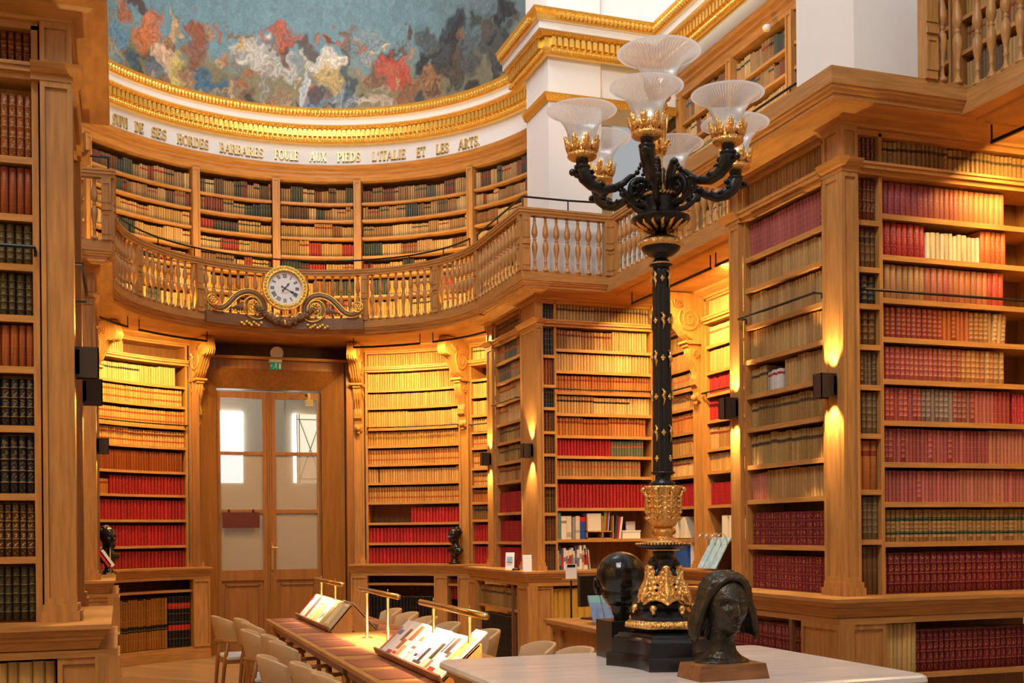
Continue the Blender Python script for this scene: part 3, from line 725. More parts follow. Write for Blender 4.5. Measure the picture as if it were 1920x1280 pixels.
rows(FR1, .105, .262, R_nar, [('plainbr', .039, .97, 0, 1, 'bottom shelf, ' + Q, 'plain brown'), ('taupe', .039, .97, 0, 1, 'second shelf up, ' + Q, 'ribbed grey-brown'),
 ('orangetan', .045, .97, 0, 1, 'third shelf up, ' + Q, 'orange-tan'), ('taupe', .039, .97, 0, 1, 'fourth shelf up, ' + Q, 'taupe gilt-banded'), ('taupe', .031, .97, 0, 1, 'fifth shelf up, ' + Q, 'slim olive gilt-banded'),
 ('midbrown', .045, .97, 0, 1, 'sixth shelf up, ' + Q, 'brown gilt-framed'), ('darkblue', .050, .95, 0, 1, 'seventh shelf up, ' + Q, 'navy blue'), ('midbrown', .040, .97, 0, 1, 'eighth shelf up, ' + Q, 'golden-brown tall'),
 ('redbrown', .034, .97, 0, 1, 'ninth shelf up, ' + Q, 'dark reddish-brown')])
book_row(FR1, .105, .262, 3.873, .195, 'redbrown', .032, .97, 'row above moulding, ' + Q, 'small reddish-brown', hv=.005)
# ---- right nave pier, face towards the nave
FR2 = Straight((CASE_R, 7.25), (0, -1), (1, 0))
R_nave = [1.188, 1.494, 1.813, 2.057, 2.322, 2.559, 2.806, 3.049, 3.316, 3.535, 3.832]
rv = case(FR2, .17, 1.10, R_nave[1:-1], ZL, 4.07, 'tall oak bookcase of beige volumes on the nave side of the right pier')
P = 'nave side of right pier'
rows(FR2, .172, 1.098, R_nave, [
 ('maroon', .040, .84, 0, 1, 'bottom shelf, ' + P, 'maroon gilt'), ('maroon', .036, .78, 0, 1, 'second shelf up, ' + P, 'maroon gilt'),
 [('rosegrid', .036, .93, 0, .22), ('beige', .034, .95, .22, 1)], ('mottle', .030, .93, 0, 1), ('mottle', .032, .92, 0, 1), [('mottle', .030, .88, 0, .22), ('white', .014, .66, .24, .46), ('beige', .034, .93, .47, 1)],
 ('beige', .034, .95, 0, 1), ('beige', .032, .95, 0, 1), ('beige', .030, .95, 0, 1), ('rosegrid', .037, .93, 0, 1, 'top shelf, ' + P, 'rose-pink')])
book_row(FR2, .172, 1.098, 3.873, .195, 'beige', .03, .95)
rail_rod(FR2, .17, 1.10, 3.10, rv)
pilaster(FR2, 1.165, 1.328, rv); pilaster(FR2, .0, .135, rv); pilaster(FR1, -.035, .085, rn)

# ---- middle pier
FM1 = Straight((CASE_R, 11.32), (1, 0), (0, 1))
M_main = [1.188, 1.516, 1.854, 2.197, 2.418, 2.639, 2.877, 3.11, 3.337, 3.57, 3.832]
mc = case(FM1, .21, 1.335, M_main[1:-1], ZL, 4.07, 'oak bookcase with red volumes and office files behind the tall candelabra', posts=.008)
rows(FM1, .212, 1.332, M_main, [None, None, ('crimson', .042, .83, 0, 1), ('greytan', .038, .94, 0, .9), [('crimgrid', .036, .95, 0, .58), ('greytan', .034, .95, .58, .93)], ('orangetan', .036, .95, 0, .96),
 ('vellum', .034, .95, 0, 1), ('orangetan', .034, .95, 0, 1), ('vellum', .034, .95, 0, 1), [('tan', .036, .92, 0, .6), ('plainv', .03, .92, .6, .98)]])
book_row(FM1, .212, 1.332, 3.873, .195, 'mottle', .036, .95, run=6)
rail_rod(FM1, .06, 1.335, 3.13, mc)
mn = case(FM1, .06, .19, [1.50, 1.803, 2.112, 2.438, 2.678, 2.935, 3.176, 3.496], ZL, 4.07, 'narrow oak bookcase strip of dark books on the middle pier corner', posts=.01)
rows(FM1, .06, .19, [1.188, 1.50, 1.803, 2.112, 2.438, 2.678, 2.935, 3.176, 3.496, 3.832], [('plainbr', .03, .97, 0, 1), ('brown', .03, .97, 0, 1), ('midbrown', .03, .97, 0, 1), ('brown', .03, .97, 0, 1), ('brown', .03, .97, 0, 1),
 ('brown', .03, .97, 0, 1), ('darkblue', .03, .97, 0, 1), ('orangebr', .03, .97, 0, 1), ('darkblue', .03, .97, 0, 1)])
book_row(FM1, .06, .19, 3.873, .195, 'darkblue', .03, .97)
FM2 = Straight((CASE_R, 13.0), (0, -1), (1, 0))
M_nave = [1.188, 1.491, 1.828, 2.188, 2.414, 2.651, 2.87, 3.114, 3.357, 3.593, 3.832]
mv = case(FM2, .25, 1.13, M_nave[1:-1], ZL, 4.07, 'oak bookcase with red sets on the nave side of the middle pier')
rows(FM2, .252, 1.128, M_nave, [('crimgrid', .040, .86, 0, 1), ('crimgrid', .040, .78, 0, 1), ('crimgrid', .040, .72, 0, 1), ('tan', .036, .92, 0, 1), ('mottle', .036, .92, 0, 1), ('mottle', .036, .9, 0, 1),
 ('vellum', .036, .95, 0, 1), ('vellum', .036, .95, 0, 1), ('greytan', .036, .92, 0, 1), ('greytan', .036, .95, 0, 1)])
book_row(FM2, .252, 1.128, 3.873, .195, 'mottle', .034, .95)
rail_rod(FM2, .25, 1.13, 3.10, mv)
pilaster(FM2, 1.20, 1.678, mv); pilaster(FM2, .0, .21, mv); pilaster(FM1, -.035, .045, mn)
MB_end = MB(); MB_end.box((5.59, 11.30, ZL), (5.66, 11.6, 4.1)); MB_end.build('end_post', 'oak', mc)

# ---- side bay under the gallery between the piers
FB = Straight((XWR - .07, 12.0), (0, -1), (1, 0))
B_r = [1.188, 1.514, 1.867, 2.225, 2.465, 2.767, 3.046, 3.286, 3.565, 3.832]
br = case(FB, 1.25, 2.35, B_r[1:-1], ZL, 4.07, 'oak bookcase with orange-red sets glowing behind the right pier')
rows(FB, 1.252, 2.348, B_r, [None, None, ('crimgrid', .04, .72, 0, 1), ('vellum', .038, .93, 0, 1), ('tan', .036, .86, 0, 1), ('crimgrid', .036, .9, 0, 1), ('crimgrid', .036, .95, 0, 1), ('plainv', .036, .9, 0, 1), ('vellum', .036, .86, 0, 1)])
book_row(FB, 1.252, 2.348, 3.873, .195, 'plainv', .03, .95)
rail_rod(FB, 1.25, 2.35, 3.06, br)
B_l = [1.188, 1.506, 1.868, 2.206, 2.443, 2.692, 2.958, 3.165, 3.401, 3.626, 3.832]
bl = case(FB, 0, .98, B_l[1:-1], ZL, 4.07, 'oak bookcase of tan books seen just behind the candelabra shaft')
rows(FB, .002, .978, B_l, [None, None, ('crimgrid', .04, .82, 0, 1), ('vellum', .038, .93, 0, 1), ('tan', .036, .93, 0, 1), ('orangetan', .036, .93, 0, 1), ('tan', .036, .93, 0, 1), ('greytan', .036, .9, 0, 1), ('plainv', .036, .95, 0, 1), ('vellum', .036, .95, 0, 1)])
book_row(FB, .002, .978, 3.873, .195, 'plainv', .03, .95)
rail_rod(FB, 0, .98, 3.17, bl)
pilaster(FB, 1.01, 1.22, br)
b3 = case(FB, 2.6, 4.4, B_r[1:-1], ZL, 4.07, 'oak bookcase hidden mostly behind the right pier')
# nave wall cases nearer the viewer, to the right of the frame
b4 = case(FB, 6.2, 8.6, B_r[1:-1], ZL, 4.07, 'oak bookcase on the nave wall beyond the right edge')
rows(FB, 6.2, 8.6, B_r, [('tan', .04, .9, 0, 1)] * 9)

# ---- apse, right of the door and left of the door
FA = Arc(RW)
A_r = [1.188, 1.47, 1.744, 2.025, 2.291, 2.543, 2.795, 3.033, 3.321, 3.558, 3.832]
ar = case(FA, FA.S(24.4), FA.S(49.6), A_r[1:-1], ZL, 4.07, 'curved oak bookcase of pale and crimson sets right of the doors')
rows(FA, FA.S(24.4), FA.S(49.6), A_r, [('crimson', .048, .86, 0, 1), ('crimson', .048, .84, 0, 1), ('crimson', .048, .82, .44, 1), [('vgreen', .036, .90, 0, 1)], [('plainv', .036, .90, 0, .10), ('plainv', .036, .90, .11, 1)],
 ('vgreen', .036, .92, 0, 1), ('goldtan', .034, .95, 0, 1), ('plainv', .034, .9, 0, 1), ('plainv', .034, .88, 0, .98), ('plainv', .034, .90, 0, 1)])
book_row(FA, FA.S(24.4), FA.S(49.6), 3.873, .18, 'plainv', .034, .95)
rail_rod(FA, FA.S(24.4), FA.S(49.6), 3.04, ar)
pilaster(FA, FA.S(50.2), FA.S(53.0), ar)
pilaster(FA, FA.S(20.9), FA.S(23.5), ar)
A_n = [1.188, 1.48, 1.77, 2.0, 2.22, 2.45, 2.72, 2.93, 3.15, 3.40, 3.62, 3.832]
an = case(FA, FA.S(53.6), FA.S(72), A_n[1:-1], ZL, 4.07, 'narrow curved oak bookcase beside the middle pier')
rows(FA, FA.S(53.6), FA.S(72), A_n, [('crimson', .044, .86, 0, 1), ('crimson', .044, .86, 0, 1), ('midbrown', .036, .9, 0, 1), ('orangetan', .036, .9, 0, 1), ('vgreen', .036, .9, 0, 1), ('vgreen', .036, .9, 0, 1), ('vgreen', .036, .9, 0, 1),
 ('plainv', .036, .9, 0, 1), ('plainv', .036, .9, 0, 1), ('plainv', .036, .9, 0, 1), None])
book_row(FA, FA.S(53.6), FA.S(72), 3.873, .18, 'vellum', .034, .95)
rail_rod(FA, FA.S(53.6), FA.S(72), 3.02, an)
A_l = [1.188, 1.467, 1.819, 2.152, 2.505, 2.831, 3.082, 3.354, 3.605, 3.832]
A_l = [1.188, 1.467, 1.775, 2.07, 2.375, 2.66, 2.93, 3.195, 3.45, 3.65, 3.832]
A_l = [1.188, 1.47, 1.80, 2.12, 2.42, 2.74, 3.0, 3.27, 3.53, 3.832]
al = case(FA, FA.S(-48.5), FA.S(-22.0), A_l[1:-1], ZL, 4.07, 'curved oak bookcase of pale and crimson sets left of the doors')
rows(FA, FA.S(-48.5), FA.S(-22.0), A_l, [('crimson', .048, .84, 0, 1), ('crimson', .048, .86, 0, 1), ('crimson', .048, .86, 0, 1), [('orangetan', .04, .7, 0, .22), ('crimson', .048, .86, .23, 1)], ('orangebr', .036, .86, 0, .98),
 ('vgreen', .036, .92, 0, 1), ('vgreen', .036, .9, 0, 1), ('vgreen', .036, .92, 0, .98), ('vellum', .034, .86, 0, .92)])
book_row(FA, FA.S(-48.5), FA.S(-38), 3.873, .18, 'plainv', .034, .95)
rail_rod(FA, FA.S(-48.5), FA.S(-22.0), 3.02, al)
pilaster(FA, FA.S(-21.1), FA.S(-18.2), al)
# ---- left piers
FL1 = Straight((-1.3, 5.92), (1, 0), (0, 1))
L1 = [1.194, 1.502, 1.807, 2.134, 2.419, 2.666, 2.913, 3.152, 3.43, 3.80]
lc = case(FL1, .2, .915, L1[1:-1], ZL, 4.07, 'tall oak bookcase of dark leather volumes at the left edge')
P = 'left-edge bookcase'
rows(FL1, .2, .913, L1, [('dkgreen', .036, .95, 0, 1, 'bottom shelf, ' + P, 'dark green flowered'), ('ornate', .036, .95, 0, 1, 'second shelf up, ' + P, 'dark gilt-tooled'), ('black', .036, .95, 0, 1, 'third shelf up, ' + P, 'blackish gilt-banded'),
 ('black', .038, .92, 0, 1, 'fourth shelf up, ' + P, 'black emblem-stamped'), ('orangebr', .037, .95, 0, 1, 'fifth shelf up, ' + P, 'plain orange-brown'), ('dkgreen', .037, .95, 0, 1, 'sixth shelf up, ' + P, 'olive gilt-lined'),
 ('dkgreen', .037, .95, 0, 1, 'seventh shelf up, ' + P, 'plain olive'), ('orangebr', .037, .95, 0, 1, 'eighth shelf up, ' + P, 'orange-brown'), ('ornorange', .036, .92, 0, 1, 'top shelf, ' + P, 'orange-brown gilt-flowered')])
book_row(FL1, .2, .913, 3.845, .22, 'redbrown', .036, .9, 'row above the moulding, ' + P, 'reddish-brown gilt', hv=.004)
rail_rod(FL1, .2, .93, 2.985, lc)
pilaster(FL1, .955, 1.065 + .035, lc)
FL2 = Straight((CASE_L, 5.92), (0, 1), (-1, 0))
ls = case(FL2, .17, 1.16, L1[1:-1], ZL, 4.07, 'oak bookcase on the nave side of the left pier, seen edge-on')
rows(FL2, .172, 1.158, L1, [('tan', .04, .9, 0, 1)] * 9)
pilaster(FL2, .002, .14, ls); pilaster(FL2, 1.19, 1.33, ls); rail_rod(FL2, .17, 1.16, 2.97, ls, d=-.07)
FL3 = Straight((-1.3, 11.32), (1, 0), (0, 1))
l3 = case(FL3, .1, .88, L1[1:-1], ZL, 4.07, 'oak bookcase of the farther left pier, almost hidden'); rows(FL3, .1, .88, L1, [('tan', .04, .9, 0, 1)] * 9)
pilaster(FL3, .91, 1.10, l3)
FL4 = Straight((CASE_L, 11.32), (0, 1), (-1, 0))
l4 = case(FL4, .24, 1.42, L1[1:-1], ZL, 4.07, 'oak bookcase on the nave side of the farther left pier'); rows(FL4, .24, 1.42, L1, [('tan', .04, .9, 0, 1)] * 9)
pilaster(FL4, .002, .2, l4); pilaster(FL4, 1.45, 1.68, l4); rail_rod(FL4, .24, 1.42, 3.1, l4)
FLB = Straight((XWL + .07, 7.5), (0, 1), (-1, 0))
for a, b, lab in ((0.1, 1.7, 'oak bookcase in the left side bay, nearer half'), (1.95, 3.5, 'oak bookcase in the left side bay, farther half')):
    q = case(FLB, a, b, B_r[1:-1], ZL, 4.07, lab)

IMP = [(-.02, 3.799), (.040, 3.799), (.040, 3.827), (.058, 3.832), (.075, 3.850), (.088, 3.873), (-.02, 3.873)]
for t, pth in ((rn, [(4.335, 5.92), (4.24, 5.92), (4.24, 6.09)]), (rv, [(4.24, 7.10), (4.24, 7.25), (4.4, 7.25)]), (mn, [(4.30, 11.32), (4.24, 11.32), (4.24, 11.81)]), (mv, [(4.24, 12.78), (4.24, 13.0), (4.4, 13.0)]),
               (lc, [(CASE_L, 6.07), (CASE_L, 5.92), (CASE_L - .15, 5.92)]), (ls, [(-.4, 7.25), (CASE_L, 7.25), (CASE_L, 7.1)]), (l3, [(CASE_L, 11.52), (CASE_L, 11.32), (-.4, 11.32)])):
    fixn(MB().sweep(pth, IMP).build('impost_block', 'oak_h', t))

# ------------------------------------------------------------------ base cabinets and ledges
LED = [(0, ZL), (0, ZL - .02), (-.008, ZL - .028), (-.02, ZL - .05), (-.03, ZL - .06), (-.03, ZL - .07), (-.045, ZL - .085), (-.06, ZL - .12), (-.06, ZL)]
def ledge(name, path, depth):
    f = MB().sweep(path, [(0, ZL), (0, ZL - .022), (-.01, ZL - .03), (-.02, ZL - .05), (-.032, ZL - .058), (-.032, ZL - .07), (-.045, ZL - .08), (-.06, ZL - .115), (-.07, ZL - .12), (-depth, ZL - .12), (-depth, ZL)])
    t = fixn(f.build(name, 'oak_h')); return t
def base(F, s0, s1, bays, label, zlow=(.18, .70), books=(), stile=.07, setb=-.22, zt=1.03, dz=0, bpr=None):
    """base cabinet in front of a case; bays = list of (a, b) openings"""
    t = thing('base_cabinet', label, 'cabinet', F.P((s0 + s1) / 2, setb, 0))
    fixn(MB().boxF(F, s0, s1, setb, .30, zt, ZL - .119 - dz).build('top_rail', 'oak_h', t)); mb = MB().boxF(F, s0, s1, setb, .30, 0.0, .16 - dz); mb.boxF(F, s0, s1, setb - .03 - dz, setb, 0, .12 - dz)
    fixn(mb.build('plinth', 'oak_h', t)); cuts = [s0] + [x for b in bays for x in b] + [s1]
    for i in range(0, len(cuts), 2):
        if cuts[i+1] - cuts[i] > .01:
            m = MB(); panelled(m, F, cuts[i], cuts[i+1], .16, zt, setb - .012, setb + .10); fixn(m.build('stile', 'oak', t))
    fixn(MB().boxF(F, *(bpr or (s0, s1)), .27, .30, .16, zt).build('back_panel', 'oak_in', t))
    for a, b in bays:
        fixn(MB().boxF(F, a, b, setb + .02, .27, zlow[1] - .03, zlow[1]).build('shelf', 'oak_h', t))
    return t
ledge('ledge', [(5.73, 2), (5.73, 5.642), (3.955, 5.642), (3.955, 7.53), (5.73, 7.53), (5.73, 11.04), (3.955, 11.04), (3.955, 13.2), (4.6, 13.2)], .33)
tag(bpy.data.objects['ledge'], 'moulded oak ledge running round the right-hand piers at waist height', 'ledge')
o = ledge('ledge', arcpts(RW - .28, 74, 20.0, 24), .33); tag(o, 'curved oak ledge to the right of the doors carrying a dark bust', 'ledge')
o = ledge('ledge', arcpts(RW - .28, -17.6, -60, 22), .33); tag(o, 'curved oak ledge to the left of the doors', 'ledge')
o = ledge('ledge', [(-.6, 13.2), (XL1, 13.2), (XL1, 11.04), (-1.8, 11.04)], .33); tag(o, 'oak ledge of the farther left pier below a dark bust', 'ledge')
o = ledge('ledge', [(-1.2, 7.1), (XL1, 7.1), (XL1, 5.62), (-1.8, 5.62)], .33); tag(o, 'broad pale oak ledge jutting out at the lower left', 'ledge')
cb = base(FR1, -.222, 1.62, [(.11, .37), (.37, 1.60)], 'base cabinet of the right pier with cream and maroon volumes', zlow=(.18, .715))
P = 'cabinet under the right-hand bookcase'
book_row(FR1, .112, .37, .716, .31, 'cream', .032, .99, 'upper shelf, ' + P, 'cream', d0=-.19, hv=.003)
book_row(FR1, .374, 1.5, .716, .31, 'maroon', .044, .82, 'upper shelf, ' + P + ', right set', 'maroon', d0=-.17)
book_row(FR1, .112, .37, .17, .48, 'cream', .032, .95, d0=-.19)
c2 = base(FR2, -.24, 1.57, [(.16, 1.18)], 'base cabinet on the nave side of the right pier with maroon volumes', dz=.003, bpr=(-.2, 1.0), zlow=(.18, .64))
book_row(FR2, .165, 1.175, .65, .37, 'maroon', .040, .90, 'cabinet under right pier nave side', 'maroon gilt', d0=-.19)
c3 = base(FM1, -.222, 1.45, [(.06, .60), (.62, 1.40)], 'base cabinet of the middle pier with ochre volumes', zlow=(.18, .57))
book_row(FM1, .062, .60, .571, .44, 'ochre', .075, .97, d0=-.19); book_row(FM1, .062, .60, .17, .36, 'ochre', .075, .97, d0=-.19)
c4 = base(FM2, -.2, 1.93, [(.12, 1.60)], 'base cabinet on the nave side of the middle pier with black volumes', dz=.003, bpr=(-.2, 1.38), zlow=(.18, .76))
book_row(FM2, .13, 1.59, .761, .26, 'mottle', .05, .9, d0=-.18); book_row(FM2, .13, 1.59, .17, .55, 'blackplain', .06, .9, d0=-.18)
c5 = base(FB, .0, 4.3, [(.1, 1.0), (1.2, 2.4), (2.6, 4.2)], 'base cabinet of the side bay behind the desk', zlow=(.18, .6))
c6 = base(FA, FA.S(20.4), FA.S(72), [(FA.S(25.0), FA.S(44.5)), (FA.S(48.6), FA.S(52))], 'curved base cabinet right of the doors with dark folios inside', zlow=(.18, .93))
book_row(FA, FA.S(25.0), FA.S(44.5), .17, .72, 'blackplain', .05, .80, d0=-.15); book_row(FA, FA.S(48.6), FA.S(52), .17, .5, 'darkmix', .05, .9, d0=-.15)
book_row(FA, FA.S(48.6), FA.S(52), .72, .3, 'crimson', .05, .9, d0=-.15)
c7 = base(FA, FA.S(-60), FA.S(-17.8), [(FA.S(-47), FA.S(-22.4))], 'curved base cabinet left of the doors with tan and black folios', zlow=(.18, .90))
book_row(FA, FA.S(-47), FA.S(-29), .17, .70, 'lowtan', .042, .90, d0=-.17, hv=.03); book_row(FA, FA.S(-28.7), FA.S(-22.6), .17, .70, 'blackred', .044, .92, d0=-.17)
c8 = base(FL1, .1, 1.282, [(.2, 1.02)], 'panelled base cabinet at the lower left holding cream volumes', zlow=(.18, .5))
book_row(FL1, .21, 1.01, .501, .525, 'cream', .055, .98, 'cabinet at the lower left', 'cream', d0=-.19)
c9 = base(FL2, -.24, 1.2, [(.3, 1.0)], 'base cabinet on the nave side of the near left pier', dz=.003, bpr=(.32, 1.2), zlow=(.18, .5))
c10 = base(FL3, .1, 1.282, [(.4, .98)], 'base cabinet of the farther left pier', zlow=(.18, .6)); book_row(FL3, .41, .97, .61, .4, 'ochre', .05, .98, d0=-.19)
c11 = base(FL4, -.24, 1.7, [(.3, 1.4)], 'base cabinet on the nave side of the farther left pier', dz=.003, bpr=(.32, 1.6), zlow=(.18, .6))

for t, x0, x1, y0 in ((cb, 4.026, 4.235, 5.703), (c3, 4.026, 4.235, 11.103), (c8, -.24, -.018, 5.703), (c10, -.24, -.018, 11.103)):
    xs = (x0, x0 + .09) if x0 > 2 else (x1 - .09, x1); MB().box((xs[0], y0, 0), (xs[1], y0 + .23, ZL - .128)).build('corner_block', 'oak', t)

# ------------------------------------------------------------------ upper gallery cases
U = [4.30, 4.575, 4.86, 5.142, 5.397, 5.653, 5.894, 6.127, 6.42]
def upcase(F, s0, s1, label, pals, w=.032, hf=(.78, .95)):
    t = thing('bookcase', label, 'bookcase', F.P((s0 + s1) / 2, 0, 4.29))
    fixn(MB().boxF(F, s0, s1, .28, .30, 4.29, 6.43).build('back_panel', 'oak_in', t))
    for z in U[1:-1]:
        fixn(MB().boxF(F, s0 + .01, s1 - .01, .0, .28, z - .03, z).build('shelf', 'oak_h', t))
    for k in range(len(U) - 1):
        book_row(F, s0 + .015, s1 - .015, U[k] + .001, U[k+1] - U[k] - .033, pals[k], w * rng.uniform(.9, 1.15), rng.uniform(*hf), hv=.035)
    return t
def uppil(F, sc, w, parent):
    m = MB(); panelled(m, F, sc - w / 2, sc + w / 2, 4.29, 6.43, -.025, .28); fixn(m.build('pilaster', 'oak', parent))
WP = ['upwarm', 'upwarm', 'upwarm', 'upred', 'upwarm', 'upwarm', 'upper', 'upper']
NAMES = ['far left, behind the pier', 'left of the clock', 'above the clock, left', 'above the clock, right', 'right of the clock', 'beside the white pier']
ED = [-80, -48.9, -18.8, 1.6, 22.3, 53.9, 80]
for i in range(6):
    t = upcase(FA, FA.S(ED[i] + .95), FA.S(ED[i+1] - .95), 'curved upper gallery bookcase ' + NAMES[i], WP)
    uppil(FA, FA.S(ED[i+1]), .10, t)
FUR = Straight((XWR - .07, 12.3), (0, -1), (1, 0))
cuts = [.0, 1.0, 2.10, 3.20, 4.30, 5.4, 6.5, 7.6, 8.7]
for i in range(8):
    t = upcase(FUR, cuts[i] + .05, cuts[i+1] - .05, 'straight upper gallery bookcase, %s of the row along the right wall' % ORD[i + 1], ['upper', 'upwarm', 'upper', 'upper', 'upwarm', 'beige', 'upper', 'upper'], .034)
    uppil(FUR, cuts[i+1], .10, t)
flush_books()
# ------------------------------------------------------------------ balustrades
def bal_mesh():
    H = ZR - ZF1 - .075
    pr = [(.030, 0), (.030, .02), (.020, .028), (.014, .05), (.013, .09), (.019, .10), (.013, .11), (.015, .15), (.027, .21), (.031, .25), (.027, .285), (.015, .31), (.014, .318), (.022, .326), (.014, .334),
          (.015, .345), (.029, .375), (.032, .40), (.026, .45), (.015, .50), (.013, .52), (.018, .53), (.013, .54), (.016, .57), (.026, .585), (.026, H)]
    k = H / .5722; pr = [(r, min(z, .5722) * k if z < .58 else z * 0 + H * (.985 if i == 24 else 1)) for i, (r, z) in enumerate(pr)]
    pr = [(r, z) for r, z in pr]
    o = MB().lathe(pr, 12).build('baluster', 'oak', smooth=True, local=True); me = o.data; bpy.data.objects.remove(o); return me
BAL = bal_mesh()
RAILP = [(.035, ZR), (.035, ZR - .02), (.028, ZR - .03), (.03, ZR - .045), (.018, ZR - .06), (.018, ZR - .078), (-.055, ZR - .078), (-.055, ZR - .06), (-.067, ZR - .045), (-.065, ZR - .03), (-.072, ZR - .02), (-.072, ZR)]
def balustrade(path, spacing, newels, label, newel_w=.085):
    P = [Vector((p[0], p[1])) for p in path]; base = (P[len(P)//2].x, P[len(P)//2].y, ZF1)
    t = thing('balustrade', label, 'balustrade', base)
    fixn(MB().sweep(path, RAILP).build('top_rail', 'oak_h', t))
    L = [0]
    for i in range(1, len(P)): L.append(L[-1] + (P[i] - P[i-1]).length)
    def at(s):
        i = 1
        while i < len(L) - 1 and L[i] < s: i += 1
        d = (P[i] - P[i-1]).normalized(); n = Vector((-d.y, d.x)); return P[i-1] + d * (s - L[i-1]) - n * .018, d, n
    nw = sorted(newels)
    for s in nw:
        p, d, n = at(s); m = MB(); w = newel_w; F = Straight((p.x + n.x * .035, p.y + n.y * .035), (d.x, d.y), (-n.x, -n.y))
        m.boxF(F, -w/2, w/2, 0, .08, ZF1, ZR - .07)
        for z0, z1 in ((ZF1 + .05, ZF1 + .24), (ZF1 + .27, ZF1 + .31), (ZF1 + .34, ZR - .12)):
            if z1 - z0 < .05: m.boxF(F, -w/2, w/2, -.012, 0, z0, z1); continue
            for a, b, c, e in ((-w/2, -w/2 + .015, z0, z1), (w/2 - .015, w/2, z0, z1), (-w/2 + .015, w/2 - .015, z0, z0 + .012), (-w/2 + .015, w/2 - .015, z1 - .012, z1)): m.boxF(F, a, b, -.006, 0, c, e)
        fixn(m.build('newel', 'oak', t))
    allb = [0] + nw + [L[-1]]; cnt = 0
    for a, b in zip(allb[:-1], allb[1:]):
        a2 = a + (newel_w / 2 if a in nw else 0); b2 = b - (newel_w / 2 if b in nw else 0)
        n = max(1, int(round((b2 - a2) / spacing)))
        if b2 - a2 < spacing * .8: continue
        for i in range(n):
            p, d, nn = at(a2 + (b2 - a2) * (i + .5) / n); o = bpy.data.objects.new('baluster', BAL); COL.objects.link(o); o.parent = t
            o.location = (p.x - base[0], p.y - base[1], 0); o.rotation_euler = (0, 0, math.atan2(d.y, d.x)); cnt += 1
    return t
arcb = arcpts(2.0, 88, -88, 72); LA = math.radians(176) * 2.0
sdeg = lambda dg: math.radians(88 - dg) * 2.0
balustrade(arcb, .105, [sdeg(a) for a in (61, 30.5, -30.5, -60)], 'curved oak balustrade sweeping behind the gilded clock')
balustrade([(XR2, YM), (XR1, YM), (XR1, YJ)], .118, [.05, XR2 - XR1 - .05, XR2 - XR1 + .05, XR2 - XR1 + YJ - YM - .04], 'oak balustrade wrapping the corner of the middle pier')
balustrade([(XR2, YE + .1), (XR2, YM)], .118, [.05, 1.7, YM - YE - .15], 'straight oak balustrade partly hidden by the candelabra arms')
balustrade([(XR2, 3.6), (XR2, YR), (4.63, YR)], .118, [.05, 2.037 + .33], 'oak balustrade at the top right corner')
balustrade([(XL1, YJ), (XL1, YM), (XL2, YM)], .118, [.05, YJ - YM - .05, YJ - YM + .05, 2.6], 'oak balustrade of the farther left pier beside the dark pier edge')
def guard(path, z, label, n=5, inset=.0):
    t = thing('guard_rail', label, 'rail', (path[0][0], path[0][1], ZR)); m = MB().tube([(p[0], p[1], z) for p in path], .011, 6); m.build('rail_rod', 'iron', t)
    k = max(1, (len(path) - 1) // n)
    for i in range(0, len(path), k): x, y = path[i][:2]; MB().tube([(x, y, ZR - .01), (x, y, z)], .008, 6).build('stanchion', 'iron', t)
    return t
guard(arcpts(2.03, 80, -80, 60), 5.09, 'thin dark guard rail following the curved balustrade', 9)
guard([(XR2 + .02, YM - .02), (4.5, YM + .03), (XR1 + .03, YM + .03), (XR1 + .03, 11.9), (XR1 + .03, YJ)], 5.09, 'thin dark guard rail above the middle pier balustrade', 4)
guard([(XR2 + .03, 6.7), (XR2 + .03, 7.7), (XR2 + .03, 8.8), (XR2 + .03, 9.9), (XR2 + .03, YM - .02)], 5.09, 'thin dark guard rail rising behind the glass shades', 4)
guard([(XL1 - .03, YJ), (XL1 - .03, YM + .03), (-.35, YM + .03), (-.9, YM + .03)], 5.09, 'thin dark guard rail on the farther left pier', 3)

# ------------------------------------------------------------------ lamps of the room: wash-light rods, sconces
def rod_lamp(pts, label, target, power, z=4.03, n=1):
    c = Vector(pts[len(pts)//2]); t = thing('wash_light', label, 'lamp', (c.x, c.y, 4.10))
    m = MB().tube([(p[0], p[1], z) for p in pts], .014, 8); m.build('lamp_rod', 'iron', t)
    for p in (pts[0], pts[-1]): MB().tube([(p[0], p[1], z), (p[0], p[1], 4.15)], .006, 6).build('stem', 'iron', t)
    for i in range(len(pts) - 1):
        a, b = Vector((*pts[i][:2], z - .03)), Vector((*pts[i+1][:2], z - .03)); mid = (a + b) / 2; L = (b - a).length
        l = bpy.data.lights.new('wash_light_source', 'AREA'); l.shape = 'RECTANGLE'; l.size = L * .95; l.size_y = .03; l.energy = power * L; l.color = WARM
        o = bpy.data.objects.new('wash_light_source', l); COL.objects.link(o)
        zz = -(Vector(target(mid)) - mid).normalized(); x = (b - a).normalized(); y = zz.cross(x); x = y.cross(zz)
        M = Matrix((x, y, zz)).transposed().to_4x4(); M.translation = mid; o.matrix_world = M
def toarc(mid):
    v = Vector((mid.x - CX, mid.y - CY)).normalized(); return (CX + v.x * (RW + .05), CY + v.y * (RW + .05), 2.4)
WP_ = 58
rod_lamp(arcpts(2.32, 24, 47, 4), 'dark wash-light rod under the gallery right of the clock', toarc, WP_)
rod_lamp(arcpts(2.32, 52, 76, 3), 'dark wash-light rod under the gallery next to the middle pier', toarc, WP_)
rod_lamp(arcpts(2.32, -48, -23, 4), 'dark wash-light rod under the gallery left of the clock', toarc, WP_)
rod_lamp(arcpts(2.32, -76, -53, 3), 'dark wash-light rod under the gallery by the left scroll bracket', toarc, WP_ * .6)
tw = lambda mid: (XWR, mid.y, 2.4)
rod_lamp([(5.2, 11.0), (5.2, 10.2), (5.2, 9.3)], 'dark wash-light rod beneath the gallery left of the candelabra shaft', tw, WP_)
